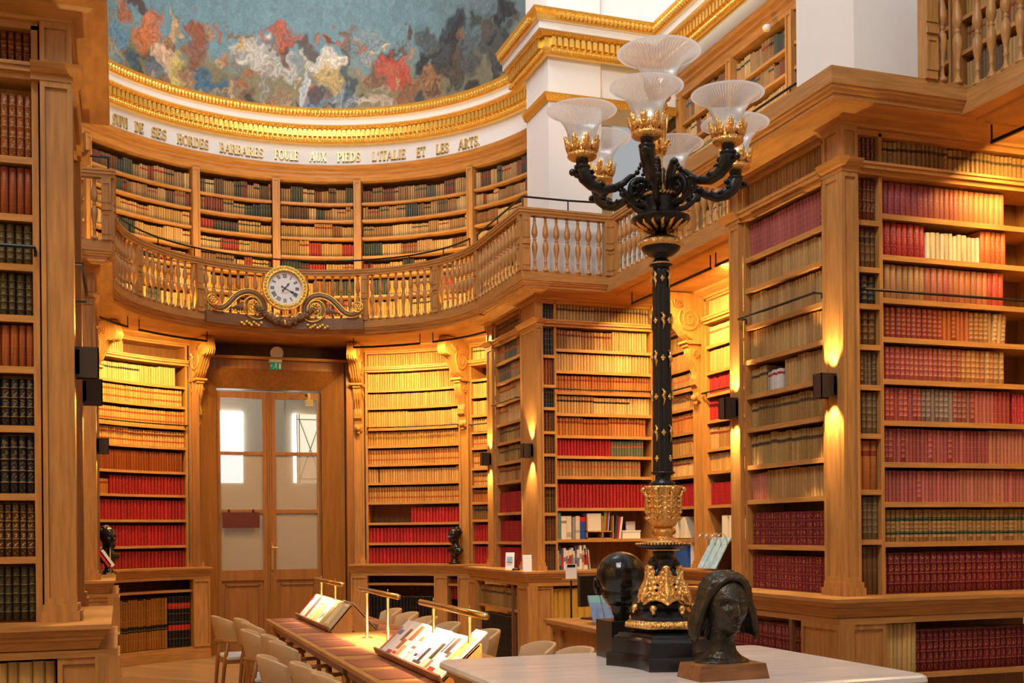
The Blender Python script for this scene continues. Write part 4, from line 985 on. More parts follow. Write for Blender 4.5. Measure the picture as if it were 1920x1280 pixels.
rod_lamp([(5.2, 9.2), (5.2, 8.4), (5.2, 7.6)], 'dark wash-light rod beneath the gallery right of the candelabra shaft', tw, WP_ * .9)
rod_lamp([(5.22, 5.74), (5.22, 4.9), (5.22, 3.9)], 'dark wash-light rod under the gallery at upper right', lambda m: (XWR, m.y, 2.9), WP_ * .8)
tl = lambda mid: (XWL, mid.y, 2.6)
rod_lamp([(-1.28, 7.7), (-1.28, 9.2), (-1.28, 10.8)], 'dark wash-light rod in the left side bay', tl, WP_ * .7)
rod_lamp([(-1.28, 5.2), (-1.28, 4.0), (-1.28, 2.8)], 'dark wash-light rod under the left gallery beside the viewer', tl, WP_ * .5)
# lamps standing behind the balustrades that wash the gallery shelves from below
for a0, a1 in ((-70, -50), (-48, -20), (-18, 1), (2, 22), (24, 52), (54, 74)):
    p = arcpts(2.12, a0 + 1, a1 - 1, 1); mid = Vector(((p[0][0] + p[1][0]) / 2, (p[0][1] + p[1][1]) / 2, 4.335))
    t = thing('gallery_strip_lamp', 'low strip lamp on the gallery floor between %d and %d degrees of the curve' % (a0 + 90, a1 + 90), 'lamp', mid)
    d = Vector((p[1][0] - p[0][0], p[1][1] - p[0][1])).normalized(); F = Straight((mid.x, mid.y), (d.x, d.y), (-d.y, d.x)); L = (Vector(p[1]) - Vector(p[0])).length
    t['label'] = {-70: 'low strip lamp on the gallery floor at the far left of the curve', -48: 'low strip lamp on the gallery floor left of the clock', -18: 'low strip lamp on the gallery floor just left behind the clock',
                  2: 'low strip lamp on the gallery floor just right behind the clock', 24: 'low strip lamp on the gallery floor right of the clock', 54: 'low strip lamp on the gallery floor next to the white pier'}[a0]
    MB().boxF(F, -L * .45, L * .45, -.02, .02, 4.29, 4.33).build('housing', 'lamp_brown', t)
    v = Vector((mid.x - CX, mid.y - CY)).normalized()
    area('gallery_strip_source', mid, (CX + v.x * RW, CY + v.y * RW, 5.0), L * .9, .03, 44 * L, WARM)
area('gallery_strip_source', (5.3, 9.6, 4.35), (XWR, 9.6, 5.0), .03, 3.0, 60, WARM)
def sconce(x, y, z, nx, ny, label, s=1.0, wdt=.09, hgt=.15, dep=.11, power=7):
    F = Straight((x, y), (-ny, nx), (-nx, -ny)); t = thing('wall_sconce', label, 'wall lamp', (x, y, z))
    m = MB(); h = hgt / 2; w = wdt / 2
    for a in (-w, w - .006): m.boxF(F, a, a + .006, -dep, -.0, z - h, z + h)
    m.boxF(F, -w, w, -dep, -dep + .006, z - h, z + h); m.boxF(F, -w, w, -.02, 0, z - h * .8, z + h * .8)
    fixn(m.build('housing', 'lamp_brown', t)); MB().boxF(F, -w + .012, w - .012, -dep * .75, -dep * .3, z - .02, z + .02).build('lamp_module', 'plastic_white', t)
    for sg in (1, -1):
        l = bpy.data.lights.new('sconce_source', 'SPOT'); l.energy = power * 8; l.color = (1, .66, .26); l.spot_size = math.radians(80); l.spot_blend = .6; l.shadow_soft_size = .012
        o = bpy.data.objects.new('sconce_source', l); COL.objects.link(o); p = F.P(0, -dep * .5, z + sg * h * .75); o.location = p
        tgt = F.P(0, -dep * .15, z + sg * .6); o.rotation_euler = (Vector(tgt) - p).to_track_quat('-Z', 'Y').to_euler()
    return t
XS = CASE_R - .036
sconce(XS, 6.00, 2.49, -1, 0, 'boxy brown wall sconce on the near corner of the right pier')
sconce(XS, 7.18, 2.475, -1, 0, 'boxy brown wall sconce on the far post of the right pier')
sconce(XS, 11.45, 2.475, -1, 0, 'boxy wall sconce on the near corner of the middle pier')
sconce(XS, 12.90, 2.475, -1, 0, 'boxy dark wall sconce on the far post of the middle pier')
XSL = CASE_L + .036
sconce(XSL, 5.98, 2.455, 1, 0, 'boxy brown wall sconce on the near corner of the left pier', power=5)
sconce(XSL, 7.18, 2.455, 1, 0, 'boxy brown wall sconce on the far post of the left pier', power=5)
sconce(XSL, 11.45, 2.455, 1, 0, 'boxy brown wall sconce on the farther left pier', power=5)

# ------------------------------------------------------------------ scroll brackets under the gallery
def scroll(cx, cy, r0, r1, a0, a1, n=26): return [(cx + (r0 + (r1 - r0) * i / n) * math.cos(math.radians(a0 + (a1 - a0) * i / n)), cy + (r0 + (r1 - r0) * i / n) * math.sin(math.radians(a0 + (a1 - a0) * i / n))) for i in range(n + 1)]
def bracket(F, s, label, w=.15):
    t = thing('scroll_bracket', label, 'bracket', F.P(s, 0, 3.2)); a, b = s - w/2, s + w/2
    def ext(pts, name, x0=a, x1=b):   # outline in (out, z) -> solid between x0 and x1
        m = MB(); A = [F.P(x0, -o, z) for o, z in pts]; B = [F.P(x1, -o, z) for o, z in pts]; n = len(pts)
        m.add(A + B, [tuple(range(n)), tuple(range(2*n-1, n-1, -1))] + [(i, n+i, n+(i+1) % n, (i+1) % n) for i in range(n)]); return fixn(m.build(name, 'oak', t))
    up = [(0, 4.14), (.48, 4.14), (.50, 4.06), (.52, 4.02), (.53, 3.97), (.50, 3.92), (.45, 3.90), (.40, 3.91), (.34, 3.86), (.27, 3.78), (.22, 3.70), (.17, 3.66), (.10, 3.63), (0, 3.62)]
    ext(up, 'upper_scroll')
    lo = [(0, 3.60), (.19, 3.60), (.19, 3.575), (.165, 3.56), (.16, 3.50), (.135, 3.42), (.10, 3.36), (.075, 3.30), (.085, 3.25), (.105, 3.22), (.10, 3.17), (.07, 3.14), (.055, 3.09), (.065, 3.05), (.05, 3.0), (.03, 2.975), (0, 2.96)]
    ext(lo, 'lower_console', a + .02, b - .02); ext([(0, 3.635), (.215, 3.635), (.215, 3.61), (.19, 3.595), (0, 3.595)], 'abacus', a - .015, b + .015)
    m = MB()
    for sx in (a - .006, b + .006):
        m.tube([F.P(sx, -o, z) for o, z in scroll(.17, 3.86, .02, .135, 0, 760, 60)], [.006 + .006 * i / 60 for i in range(61)], 5)
        m.tube([F.P(sx, -o, z) for o, z in scroll(.10, 3.50, .008, .045, 90, 640, 34)], .007, 5)
        for q in range(5):
            an = math.radians(60 + q * 24); m.tube([F.P(sx, -(.34 + .02 * math.cos(an)), 3.96 + .02 * math.sin(an)), F.P(sx, -(.34 + .10 * math.cos(an)), 3.96 + .10 * math.sin(an))], [.004, .012], 5)
    for q in range(3): m.tube([F.P(a + .04 + q * .035, -o - .003, z) for o, z in up[4:14]], .008, 5)
    for q in range(3): m.tube([F.P(a + .04 + q * .035, -o - .003, z) for o, z in lo[3:10]], .007, 5)
    m.ball(F.P(s, -.085, 3.03), .035, 8, 6); m.ball(F.P(s, -.06, 2.975), .026, 8, 6)
    fixn(m.build('carved_relief', 'oak', t, smooth=True)); return t
bracket(FA, FA.S(22.2), 'carved scroll bracket just right of the double doors')
bracket(FA, FA.S(51.6), 'carved scroll bracket above the right-hand dark bust')
bracket(FA, FA.S(-19.6), 'carved scroll bracket just left of the double doors')
bracket(FA, FA.S(-50.5), 'carved scroll bracket beside the farther left pier')
bracket(FB, 1.115, 'carved scroll bracket immediately right of the candelabra shaft', .17)

# ------------------------------------------------------------------ doorway
FD = Straight((0, 15.58), (1, 0), (0, 1))
struct('trim_20', MB().boxF(FD, .88, 3.05, -.36, .10, 3.922, 3.955), 'oak_h')
struct('trim_21', MB().boxF(FD, .88, 3.05, .02, .45, 3.956, 4.148), 'oak_dark')
d = thing('door_1', None, None, (1.93, 15.58, 0)); d['kind'] = 'structure'
m = MB()
# splayed architrave: outer reveal then bevelled inner frame
for (xo, xi) in ((.98, 1.235), (2.905, 2.635)):
    m.prism([(xo, 15.30, 0), (xi, 15.55, 0), (xi, 15.72, 0), (xo, 15.72, 0)], (0, 0, 3.78))
m.prism([(.98, 15.30, 3.80), (.98, 15.55, 3.56), (.98, 15.72, 3.56), (.98, 15.72, 3.92), (.98, 15.30, 3.92)], (1.925, 0, 0))
for x in (.90, 2.92): m.box((x, 15.22, 0), (x + .09, 15.75, 3.92))
for k, z in enumerate((3.62, 3.70)): m.box((1.14 - k * .05, 15.5 - k * .08, z), (2.72 + k * .05, 15.53 - k * .08, z + .02))
fixn(m.build('door_frame', 'door_oak', d))
for i, (x0, x1) in enumerate(((1.237, 1.93), (1.93, 2.633))):
    m = MB(); st = .075; gx0, gx1 = x0 + (.05 if i == 0 else st + .01), x1 - (st + .01 if i == 0 else .05)
    m.box((x0, 15.60, .03), (gx0, 15.65, 3.53)); m.box((gx1, 15.60, .03), (x1, 15.65, 3.53))
    for z0, z1 in ((.03, .22), (.98, 1.12), (1.885, 1.935), (2.675, 2.72), (3.44, 3.53)): m.box((gx0, 15.60, z0), (gx1, 15.65, z1))
    m.box((gx0, 15.62, .22), (gx1, 15.64, .98))
    for a, b, c, e in ((gx0 + .05, gx1 - .05, .27, .285), (gx0 + .05, gx1 - .05, .91, .925), (gx0 + .05, gx0 + .065, .27, .925), (gx1 - .065, gx1 - .05, .27, .925)): m.box((a, 15.605, c), (b, 15.62, e))
    m.box((x0 + .003, 15.585, .03), (x0 + .02, 15.60, 3.53)); m.box((x1 - .02, 15.585, .03), (x1 - .003, 15.60, 3.53))
    o = fixn(m.build('door_leaf', 'door_oak', d))
    for z0, z1, mm in ((2.72, 3.44, 'pane_glass'), (1.935, 2.675, 'pane_frosted'), (1.12, 1.885, 'pane_frosted')):
        MB().box((gx0, 15.622, z0), (gx1, 15.628, z1)).build('pane', mm, o)
    if i: 
        h = MB().tube([(1.955, 15.60, 1.42), (1.955, 15.54, 1.42), (2.03, 15.54, 1.42)], .011, 8).build('handle', 'brass', o)
        MB().box((1.945, 15.575, 1.12), (1.975, 15.60, 1.48)).build('escutcheon', 'brass', o)
        MB().box((2.42, 15.52, 3.36), (2.52, 15.60, 3.44)).tube([(2.45, 15.54, 3.45), (2.30, 15.5, 3.50), (2.38, 15.56, 3.53)], .010, 6).box((2.45, 15.55, 3.44), (2.49, 15.6, 3.53)).build('door_closer', 'brass', o)
# vestibule behind the doors
v = MB().box((-1, 19.2, 0), (5, 19.4, 4.6)); v.box((-.2, 15.95, 0), (-.1, 19.3, 4.6)); v.box((4.9, 15.95, 0), (5, 19.3, 4.6)); v.box((-1, 15.9, 4.6), (5, 19.4, 4.7))
struct('wall_vestibule', v, 'cream_wall')
def bpY(px, py, Y):
    A, B = px - 960, py - Y0; a = A * math.cos(ROLL) - B * math.sin(ROLL); b = A * math.sin(ROLL) + B * math.cos(ROLL)
    r = _f + _r * (a / F_PX) - _u * (b / F_PX); return Vector((0, 0, HC)) + r * (Y / r.y)
for k, (a, b, gm) in enumerate((((405, 905), (455, 772), 'window_glow'), ((550, 905), (558, 776), 'window_glow'))):
    p, q = bpY(*a, 19.18), bpY(*b, 19.18); w = thing('window_%d' % (k + 1), None, None, ((p.x + q.x) / 2, 19.18, p.z)); w['kind'] = 'structure'
    fixn(MB().box((p.x, 19.16, p.z), (q.x, 19.19, q.z)).build('pane', gm, w))
p, q = bpY(559, 905, 19.0), bpY(605, 776, 19.0)
w = thing('window_3', None, None, ((p.x + q.x) / 2, 19.1, p.z)); w['kind'] = 'structure'
mat('pale_glow', (1, .95, .8), .5, emis=(1.0, .88, .62), es=.85); fixn(MB().box((p.x, 19.1, p.z), (q.x, 19.15, q.z)).build('pane', 'pale_glow', w))
m = MB(); y = 19.08; xa, xb, za, zb = p.x + .04, q.x - .02, p.z + .07, q.z - .09
for A, B in (((xa, za), (xb, zb)), ((xa, zb), (xb, za)), ((xa, p.z), (xa, q.z)), ((xb, p.z), (xb, q.z)), ((p.x, za), (q.x, za)), ((p.x, zb), (q.x, zb)), ((p.x, p.z), (p.x, q.z))): m.tube([(A[0], y, A[1]), (B[0], y, B[1])], .008, 5)
m.build('lattice', 'lead', w)
m = MB()
for x0, x1, z0, z1 in ((1.45, 2.35, 2.0, 4.0), (2.6, 3.3, 2.0, 4.2)):
    for a, b, c, e in ((x0, x1, z0, z0 + .03), (x0, x1, z1, z1 + .03), (x0, x0 + .03, z0, z1), (x1, x1 + .03, z0, z1)): m.box((a, 19.17, c), (b, 19.2, e))
struct('trim_22', m, 'cream_wall')
area('vestibule_daylight', (1.2, 17.6, 4.4), (2.2, 19.2, 1.8), 1.5, 1.0, 30, (1, .95, .88))
t = tag(MB().box((1.30, 15.555, 1.69), (1.79, 15.57, 1.90)).build('sign', 'sign_brown'), 'blank dark reddish-brown sign hanging across the left door leaf', 'sign')
hk = MB().box((1.38, 15.55, 1.90), (1.395, 15.60, 1.94)).box((1.70, 15.55, 1.90), (1.715, 15.60, 1.94)).build('hooks', 'iron', t)
m = MB(); m.add([(2.005 + .085 * math.cos(2*PI*i/24), 15.28, 4.02 + .085 * math.sin(2*PI*i/24)) for i in range(24)] + [(2.005 + .085 * math.cos(2*PI*i/24), 15.34, 4.02 + .085 * math.sin(2*PI*i/24)) for i in range(24)],
    [tuple(range(24)), tuple(range(47, 23, -1))] + [(i, (i+1) % 24, 24 + (i+1) % 24, 24 + i) for i in range(24)])
tag(fixn(m.build('round_wall_lamp', 'plastic_white')), 'round white disc lamp above the double doors', 'lamp')
ex = thing('exit_sign', 'small green emergency exit sign with a white running figure over the doors', 'sign', (1.985, 15.30, 3.80))
MB().box((1.90, 15.19, 3.885), (2.06, 15.30, 3.92)).build('bracket', 'plastic_white', ex); MB().box((1.905, 15.22, 3.79), (2.055, 15.24, 3.885)).build('sign_plate', 'green_sign', ex)
m = MB(); y = 15.216
m.ball((1.985, y, 3.868), .009, 8, 5, (1, .3, 1))
for A, B in (((1.985, 3.858), (1.978, 3.832)), ((1.978, 3.832), (1.962, 3.818)), ((1.962, 3.818), (1.950, 3.800)), ((1.978, 3.832), (1.994, 3.82)), ((1.994, 3.82), (1.99, 3.80)), ((1.984, 3.852), (1.965, 3.845)), ((1.984, 3.852), (2.0, 3.84)), ((1.915, 3.838), (1.94, 3.838)), ((1.915, 3.838), (1.925, 3.848)), ((1.915, 3.838), (1.925, 3.828))):
    m.tube([(A[0], y, A[1]), (B[0], y, B[1])], .004, 4)
m.box((2.022, y - .002, 3.80), (2.045, y + .004, 3.87)); m.build('pictogram', 'card_white', ex)
cm = thing('security_camera', 'tiny domed security camera under the word FOULE on the frieze', 'camera', FR.P(FR.S(th_of(524)), -.02, 6.625))
MB().ball(cm.location, .045, 10, 6, (1, 1, .7)).build('dome_housing', 'plastic_white', cm, True); MB().ball(Vector(cm.location) + Vector((0, -.035, -.012)), .022, 8, 6).build('lens', 'screen_black', cm, True)
sd = thing('smoke_detector', 'round white smoke detector on the upper right wooden cornice', 'smoke detector', (XWR - .16, 9.35, 6.36))
MB().lathe([(.012, -.018), (.03, -.018), (.042, 0), (.046, .018), (.03, .036)], 16, sd.location).build('detector_body', 'plastic_white', sd, True)
# ------------------------------------------------------------------ clock on the gallery
ck = thing('gallery_clock', 'gilded round wall clock with roman numerals flanked by carved scrolls', 'clock', (1.99, 14.44, 4.70))
CKX, CKY, CKZ = 1.995, 14.40, 4.70
def disc(r, y0, y1, n=48, ri=0):
    m = MB(); pts = [(r, y0), (r, y1)]
    vs = []; 
    for rr, y in ((ri, y0), (r, y0), (r, y1), (ri, y1)):
        vs += [(CKX + rr * math.cos(2*PI*i/n), y, CKZ + rr * math.sin(2*PI*i/n)) for i in range(n)]
    fs = []
    for k in range(4):
        l = (k + 1) % 4
        for i in range(n):
            j = (i + 1) % n; fs.append((k*n+i, k*n+j, l*n+j, l*n+i))
    return m.add(vs, fs)
m = disc(.218, CKY, CKY + .05, ri=.0); fixn(m.build('dial', 'clock_face', ck))
m = disc(.272, CKY - .03, CKY + .08, ri=.215); m2 = disc(.236, CKY - .045, CKY - .02, ri=.216); m.add(m2.v, m2.f); m2 = disc(.276, CKY - .04, CKY, ri=.262); m.add(m2.v, m2.f)
for i in range(36): a = 2*PI*i/36; m.ball((CKX + .249*math.cos(a), CKY - .035, CKZ + .249*math.sin(a)), .014, 8, 6)
fixn(m.build('bezel', 'gold', ck))
m = MB()
def stroke(m, A, B, w, y=CKY - .004):
    A, B = Vector(A), Vector(B); d = (B - A).normalized(); n = Vector((-d.y, d.x)) * w / 2
    q = [A - n, B - n, B + n, A + n]; m.prism([(CKX + p.x, y, CKZ + p.y) for p in q], (0, .004, 0))
NUM = ['XII', 'I', 'II', 'III', 'IIII', 'V', 'VI', 'VII', 'VIII', 'IX', 'X', 'XI']
for h, s in enumerate(NUM):
    a = PI/2 - h * PI/6; R = .155; c = Vector((R * math.cos(a), R * math.sin(a))); t = Vector((math.sin(a), -math.cos(a))); r = Vector((math.cos(a), math.sin(a)))
    wd = {'I': .014, 'V': .026, 'X': .026}; tot = sum(wd[ch] for ch in s); x = -tot / 2; hh = .021
    for ch in s:
        w = wd[ch]; p = lambda u, v: c + t * (x + u * w) + r * v * hh
        if ch == 'I': stroke(m, p(.5, -1), p(.5, 1), .007)
        elif ch == 'V': stroke(m, p(.1, 1), p(.5, -1), .007); stroke(m, p(.9, 1), p(.5, -1), .003)
        else: stroke(m, p(.1, 1), p(.9, -1), .007); stroke(m, p(.9, 1), p(.1, -1), .003)
        x += w
    stroke(m, c - t * tot * .5 + r * hh, c + t * tot * .5 + r * hh, .002); stroke(m, c - t * tot * .5 - r * hh, c + t * tot * .5 - r * hh, .002)
for i in range(60): a = 2*PI*i/60; p = Vector((math.cos(a), math.sin(a))); stroke(m, p * .200, p * .207, .006 if i % 5 == 0 else .003)
fixn(m.build('numerals', 'clock_ink', ck))
m = MB()
for k in range(8): stroke(m, (-.046 + k * .0125, -.058), (-.046 + k * .0125 + .006, -.050 if k % 2 else -.066), .002); stroke(m, (-.046 + k * .0125, -.050), (-.04 + k * .0125, -.050), .002)
fixn(m.build('maker_lettering', 'lead', ck))
m = MB()
for ang, L, nm in ((PI/2 - 2*PI*(1.32/12), .095, 'h'), (PI/2 - 2*PI*(19.5/60), .165, 'm')):
    u = Vector((math.cos(ang), math.sin(ang))); v = Vector((-u.y, u.x)); y = CKY - .012
    pts = [u * -.03 + v * .003, u * L * .45 + v * .004, u * L * .62 + v * .013, u * L * .8 + v * .004, u * L, u * L * .8 - v * .004, u * L * .62 - v * .013, u * L * .45 - v * .004, u * -.03 - v * .003]
    m.prism([(CKX + p.x, y, CKZ + p.y) for p in pts], (0, .004, 0)); q = u * -.04; m.ball((CKX + q.x, y, CKZ + q.y), .012, 8, 6, (1, .3, 1))
m.ball((CKX, CKY - .012, CKZ), .014, 10, 6, (1, .5, 1)); fixn(m.build('hands', 'clock_ink', ck))
FC = Arc(1.985)
def cz(X, Y): return (X - 945) * .00115, 4.70 - (Y + 30 - 350) * .00112     # picture of the left scroll -> metres
def cp(x, z, o=.0): return FC.P(.03 + math.asin(max(-1, min(1, x / 1.985))) * 1.985, -o, z)
pl = MB().boxF(FC, FC.S(-28.7), FC.S(30.2), -.03, .02, 4.20, 4.345); fixn(pl.build('backboard', 'carved_brown', ck))
LS = [(120,560),(150,590),(200,605),(255,600),(310,560),(370,490),(430,430),(500,395),(570,385),(640,405),(690,450),(722,515),(725,575),(700,625),(655,650),(600,645),(550,620),(522,575),(520,520),(545,475),(590,455),(640,470),(668,510),(670,555),(645,590),(610,590)]
def smoothpts(P, k=4):
    out = []
    for i in range(len(P) - 1):
        p0, p1, p2, p3 = P[max(0, i-1)], P[i], P[i+1], P[min(len(P)-1, i+2)]
        for j in range(k):
            t = j / k; out.append(tuple(.5 * (2*b + (c-a)*t + (2*a-5*b+4*c-d)*t*t + (3*b-a-3*c+d)*t**3) for a, b, c, d in zip(p0, p1, p2, p3)))
    return out + [P[-1]]
mg, mbk, mt = MB(), MB(), MB()
for sg in (-1, 1):
    pts = [cz(*p) for p in smoothpts(LS)]; pts = [(-sg * x if sg == 1 else x, z) for x, z in pts]
    n = len(pts)
    mbk.tube([cp(x, z, .03) for x, z in pts[:56]], [.034 - .008 * abs(i - 30) / 30 for i in range(56)], 8)
    for off in (.034, -.034):
        q = []
        for i in range(n):
            a, b = Vector(pts[max(0, i-1)]), Vector(pts[min(n-1, i+1)]); d = (b - a).normalized(); k = 1 if i < 56 else max(.1, 1 - (i - 56) / 60)
            q.append(Vector(pts[i]) + Vector((-d.y, d.x)) * off * k)
        mg.tube([cp(p.x, p.y, .05) for p in q], .0085, 6)
    sx, sz = cz(150, 520); sx = -sg * sx if sg == 1 else sx
    mg.tube([cp(sx + .062 * math.cos(a), sz + .062 * math.sin(a), .05) for a in [2*PI*i/24 for i in range(25)]], .011, 6)
    for c_, R, nn in (((sx, sz), .028, 6), ((cz(600, 530)[0] * (1 if sg == -1 else -1), cz(600, 530)[1]), .045, 7)):
        mg.ball(cp(c_[0], c_[1], .055), .016, 8, 6)
        for i in range(nn): a = 2*PI*i/nn; mg.ball(cp(c_[0] + R*math.cos(a), c_[1] + R*math.sin(a), .05), .016, 8, 6, (1, .7, 1))
    for i in range(6):          # acanthus fan under each scroll
        x0, z0 = cz(490, 500); x1, z1 = cz(330 + i * 36, 605 + (i > 2) * 12); f = lambda x: x if sg == -1 else -x
        mbk.tube([cp(f(x0), z0, .03), cp(f((x0*.5 + x1*.5)), (z0*.45 + z1*.55), .045), cp(f(x1), z1, .03)], [.008, .014, .012], 6); mg.ball(cp(f(x1), z1, .04), .015, 8, 6)
    for i in range(9):          # ribbon ends
        x, z = cz(470 + i * 27, 735 + 18 * math.sin(i * 2.1)); mg.ball(cp(x if sg == -1 else -x, z, .05), .020, 8, 6, (1.2, .5, .8))
    rb = [cz(*p) for p in ((915, 640), (860, 600), (820, 640), (790, 585), (745, 600))]
    mg.tube([cp(x if sg == -1 else -x, z, .05) for x, z in smoothpts(rb)], .014, 6)
for i in range(46):              # fruit garland
    t = i / 45; x = -.36 + .72 * t; z = 4.70 - (.245 + .175 * (1 - (2*t - 1) ** 2)) ; r = .024 + .014 * (1 - abs(2*t - 1))
    for k in range(3): mbk.ball(cp(x + rng.uniform(-.012, .012), z + rng.uniform(-.028, .028), .07 + rng.uniform(-.01, .02)), r * rng.uniform(.7, 1), 8, 6)
mg.tube([cp(0, 4.70 - .36, .06), cp(0, 4.70 - .46, .12)], .02, 8)
fixn(mbk.build('carved_scrolls_and_garland', 'carved_brown', ck, True)); fixn(mg.build('gilt_edging_and_rosettes', 'gold', ck, True))

# ------------------------------------------------------------------ reading tables
def reading_table(y0, y1, label):
    x0, x1 = 1.345, 2.36; t = thing('reading_table', label, 'table', ((x0+x1)/2, (y0+y1)/2, 0))
    fixn(MB().box((x0, y0, .735), (x1, y1, .77)).build('tabletop', 'oak_h', t, bevel=.006))
    fixn(MB().box((x0+.06, y0+.08, .66), (x1-.06, y1-.08, .734)).build('apron', 'chair_oak', t))
    for x in (x0+.10, x1-.10):
        for y in (y0+.12, y1-.12): MB().lathe([(.025, 0), (.034, .66)], 12, (x, y, 0)).build('leg', 'chair_oak', t, True)
    return t
reading_table(7.46, 11.30, 'long oak reading table, the farther one near the double doors'); reading_table(5.3, 7.445, 'long oak reading table, the nearer one behind the marble plinth')
mats_l = [11.0, 10.35, 9.75, 9.05, 8.5, 7.86, 7.15, 6.52, 5.9]
POS = ['nearest the doors', 'second from the doors', 'third from the doors', 'fourth from the doors', 'fifth from the doors', 'sixth from the doors', 'seventh from the doors', 'eighth from the doors', 'closest to the viewer']
for k, y in enumerate(mats_l):
    for sd, (xa, xb) in enumerate(((1.385, 1.64), (2.07, 2.33))):
        if sd == 1 and k > 5: continue
        m = MB().box((xa, y - .23, .77), (xb, y + .23, .774)); o = fixn(m.build('desk_pad', 'mat_leather')); o['group'] = 'leather desk pads on the reading tables'
        tag(o, 'reddish leather desk pad on the %s edge of the tables, %s' % (('left', 'right')[sd], POS[k]), 'desk pad')
def table_lamp(ya, yb, pa, pb, label, z=1.15):
    x = 1.85; t = thing('reading_lamp', label, 'lamp', (x, (pa+pb)/2, .77))
    MB().tube([(x, ya, z), (x, yb, z)], .020, 12).build('lamp_tube', 'brass', t, True)
    for y in (pa, pb):
        m = MB().lathe([(.045, 0), (.045, .006), (.012, .014), (.012, z - .77 - .018), (.004, z - .76), (.006, z - .735), (.003, z - .73)], 12, (x, y, .77)); m.build('post', 'brass', t, True)
    L = abs(yb - ya); o = area('reading_lamp_source', (x, (ya+yb)/2, z - .024), (x, (ya+yb)/2, 0), L * .92, .03, 12 * L, (1, .74, .42), math.radians(105)); o.rotation_euler = (0, 0, PI/2)
table_lamp(11.35, 9.90, 11.0, 10.25, 'brass bridge reading lamp over the farthest book stand')
table_lamp(9.18, 7.78, 8.86, 8.12, 'silvery-brass bridge reading lamp in the middle of the table')
table_lamp(7.16, 5.76, 6.84, 6.07, 'brass bridge reading lamp over the magazine stand')
PRT = lambda cols: cols
def cover(name, label, F, s, w, h, base, blocks, cat='magazine', grp=None, th=.006):
    """a printed cover lying on the sloping stand; F(u, v, k): along, up the slope, off the slope"""
    n = (10, 14); V = []; C = []; Fc = []
    for j in range(n[1] + 1):
        for i in range(n[0] + 1):
            V.append(F(s + w * i / n[0], h * j / n[1], th))
    m = MB(); 
    for j in range(n[1]):
        for i in range(n[0]):
            u, v = (i + .5) / n[0], (j + .5) / n[1]; c = base
            for (x0, y0, x1, y1, q) in blocks:
                if x0 <= u <= x1 and y0 <= v <= y1: c = q
            a = [V[j*(n[0]+1)+i], V[j*(n[0]+1)+i+1], V[(j+1)*(n[0]+1)+i+1], V[(j+1)*(n[0]+1)+i]]
            m.add(a, [(0, 1, 2, 3)], col=[(*S(c), 1)] * 4)
    e = [F(s, 0, 0), F(s + w, 0, 0), F(s + w, h, 0), F(s, h, 0)]; tp = [F(s, 0, th), F(s + w, 0, th), F(s + w, h, th), F(s, h, th)]
    m.add(e + tp, [(0, 1, 2, 3), (0, 1, 5, 4), (1, 2, 6, 5), (2, 3, 7, 6), (3, 0, 4, 7)], col=[(*S('cfcac0'), 1)] * 8)
    o = m.build(name, 'printed_cover'); return tag(o, label, cat, grp)
def book_stand(ya, yb, side, label, xr=1.84, xl=1.66, zt=1.0, zb=.795, lip=True):
    sg = side; X = lambda x: x if sg < 0 else 2 * 1.853 - x
    t = thing('book_stand', label, 'stand', (X(1.75), (ya+yb)/2, .77)); lo, hi = min(ya, yb), max(ya, yb)
    m = MB()
    for y in (lo, (lo+hi)/2, hi - .018): fixn(MB().prism([(X(xl+.01), y, .77), (X(xr), y, .77), (X(xr), y, zt), (X(xl), y, zb)], (0, .018, 0)).build('side_board', 'oak', t))
    m = MB().prism([(X(xl), lo, zb - .012), (X(xr), lo, zt - .012), (X(xr), lo, zt), (X(xl), lo, zb)], (0, hi - lo, 0))
    m.prism([(X(xr), lo, .78), (X(xr + .012), lo, .78), (X(xr + .012), lo, zt), (X(xr), lo, zt)], (0, hi - lo, 0)); fixn(m.build('sloping_board', 'oak_h', t))
    m = MB().prism([(X(xl - .012), lo, zb - .016), (X(xl), lo, zb - .016), (X(xl - .018), lo, zb + .03), (X(xl - .03), lo, zb + .025)], (0, hi - lo, 0)); fixn(m.build('front_lip', 'walnut', t))
    a, b = Vector((X(xl), 0, zb)), Vector((X(xr), 0, zt)); ud = (b - a).normalized(); nn = Vector((-ud.z, 0, ud.x)) if sg < 0 else Vector((ud.z, 0, -ud.x))
    if nn.z < 0: nn = -nn
    return lambda s, v, k: Vector((X(xl), hi - s, zb)) + ud * v + nn * (k + .001)
F1 = book_stand(11.28, 9.44, -1, 'wedge-shaped oak book stand facing left, at the far end of the table')
FN = book_stand(11.28, 9.46, 1, 'wedge-shaped oak book stand facing right, back to back with its twin')
CB = [('white booklet with a red spine band', 'e8e2da', [(0, 0, .25, 1, 'a81818'), (.3, .75, .5, .95, '202020')]), ('white volume between two red stripes', 'f0e8d8', [(.75, 0, 1, 1, 'b02018')]),
      ('white booklet with one red stripe', 'f2ead8', [(.0, 0, .3, 1, 'a81c18')]), ('cream pamphlet', 'ecd9a8', [(.1, .7, .9, .75, 'a08040')]), ('yellowish pamphlet', 'e8c888', [(.4, 0, .5, 1, 'f4ecd0')]),
      ('pale pamphlet with small black squares', 'f4eedc', [(.2, .2, .4, .4, '202020'), (.6, .3, .8, .5, '202020')]), ('olive-grey pamphlet', '9a8a60', [(.2, .8, .8, .85, 'e0d8b0')]), ('straw-coloured pamphlet', 'e0cc98', [(.1, .1, .9, .15, 'a89868')]), ('translucent grey folder', 'bfae8c', [(0, .9, 1, 1, 'f0e8d8')])]
for k, (nm, bs, bl) in enumerate(CB): cover('booklet', nm + ' on the far book stand', F1, .03 + k * .20, .185, .262, bs, bl, 'booklet', 'booklets on the far stand')
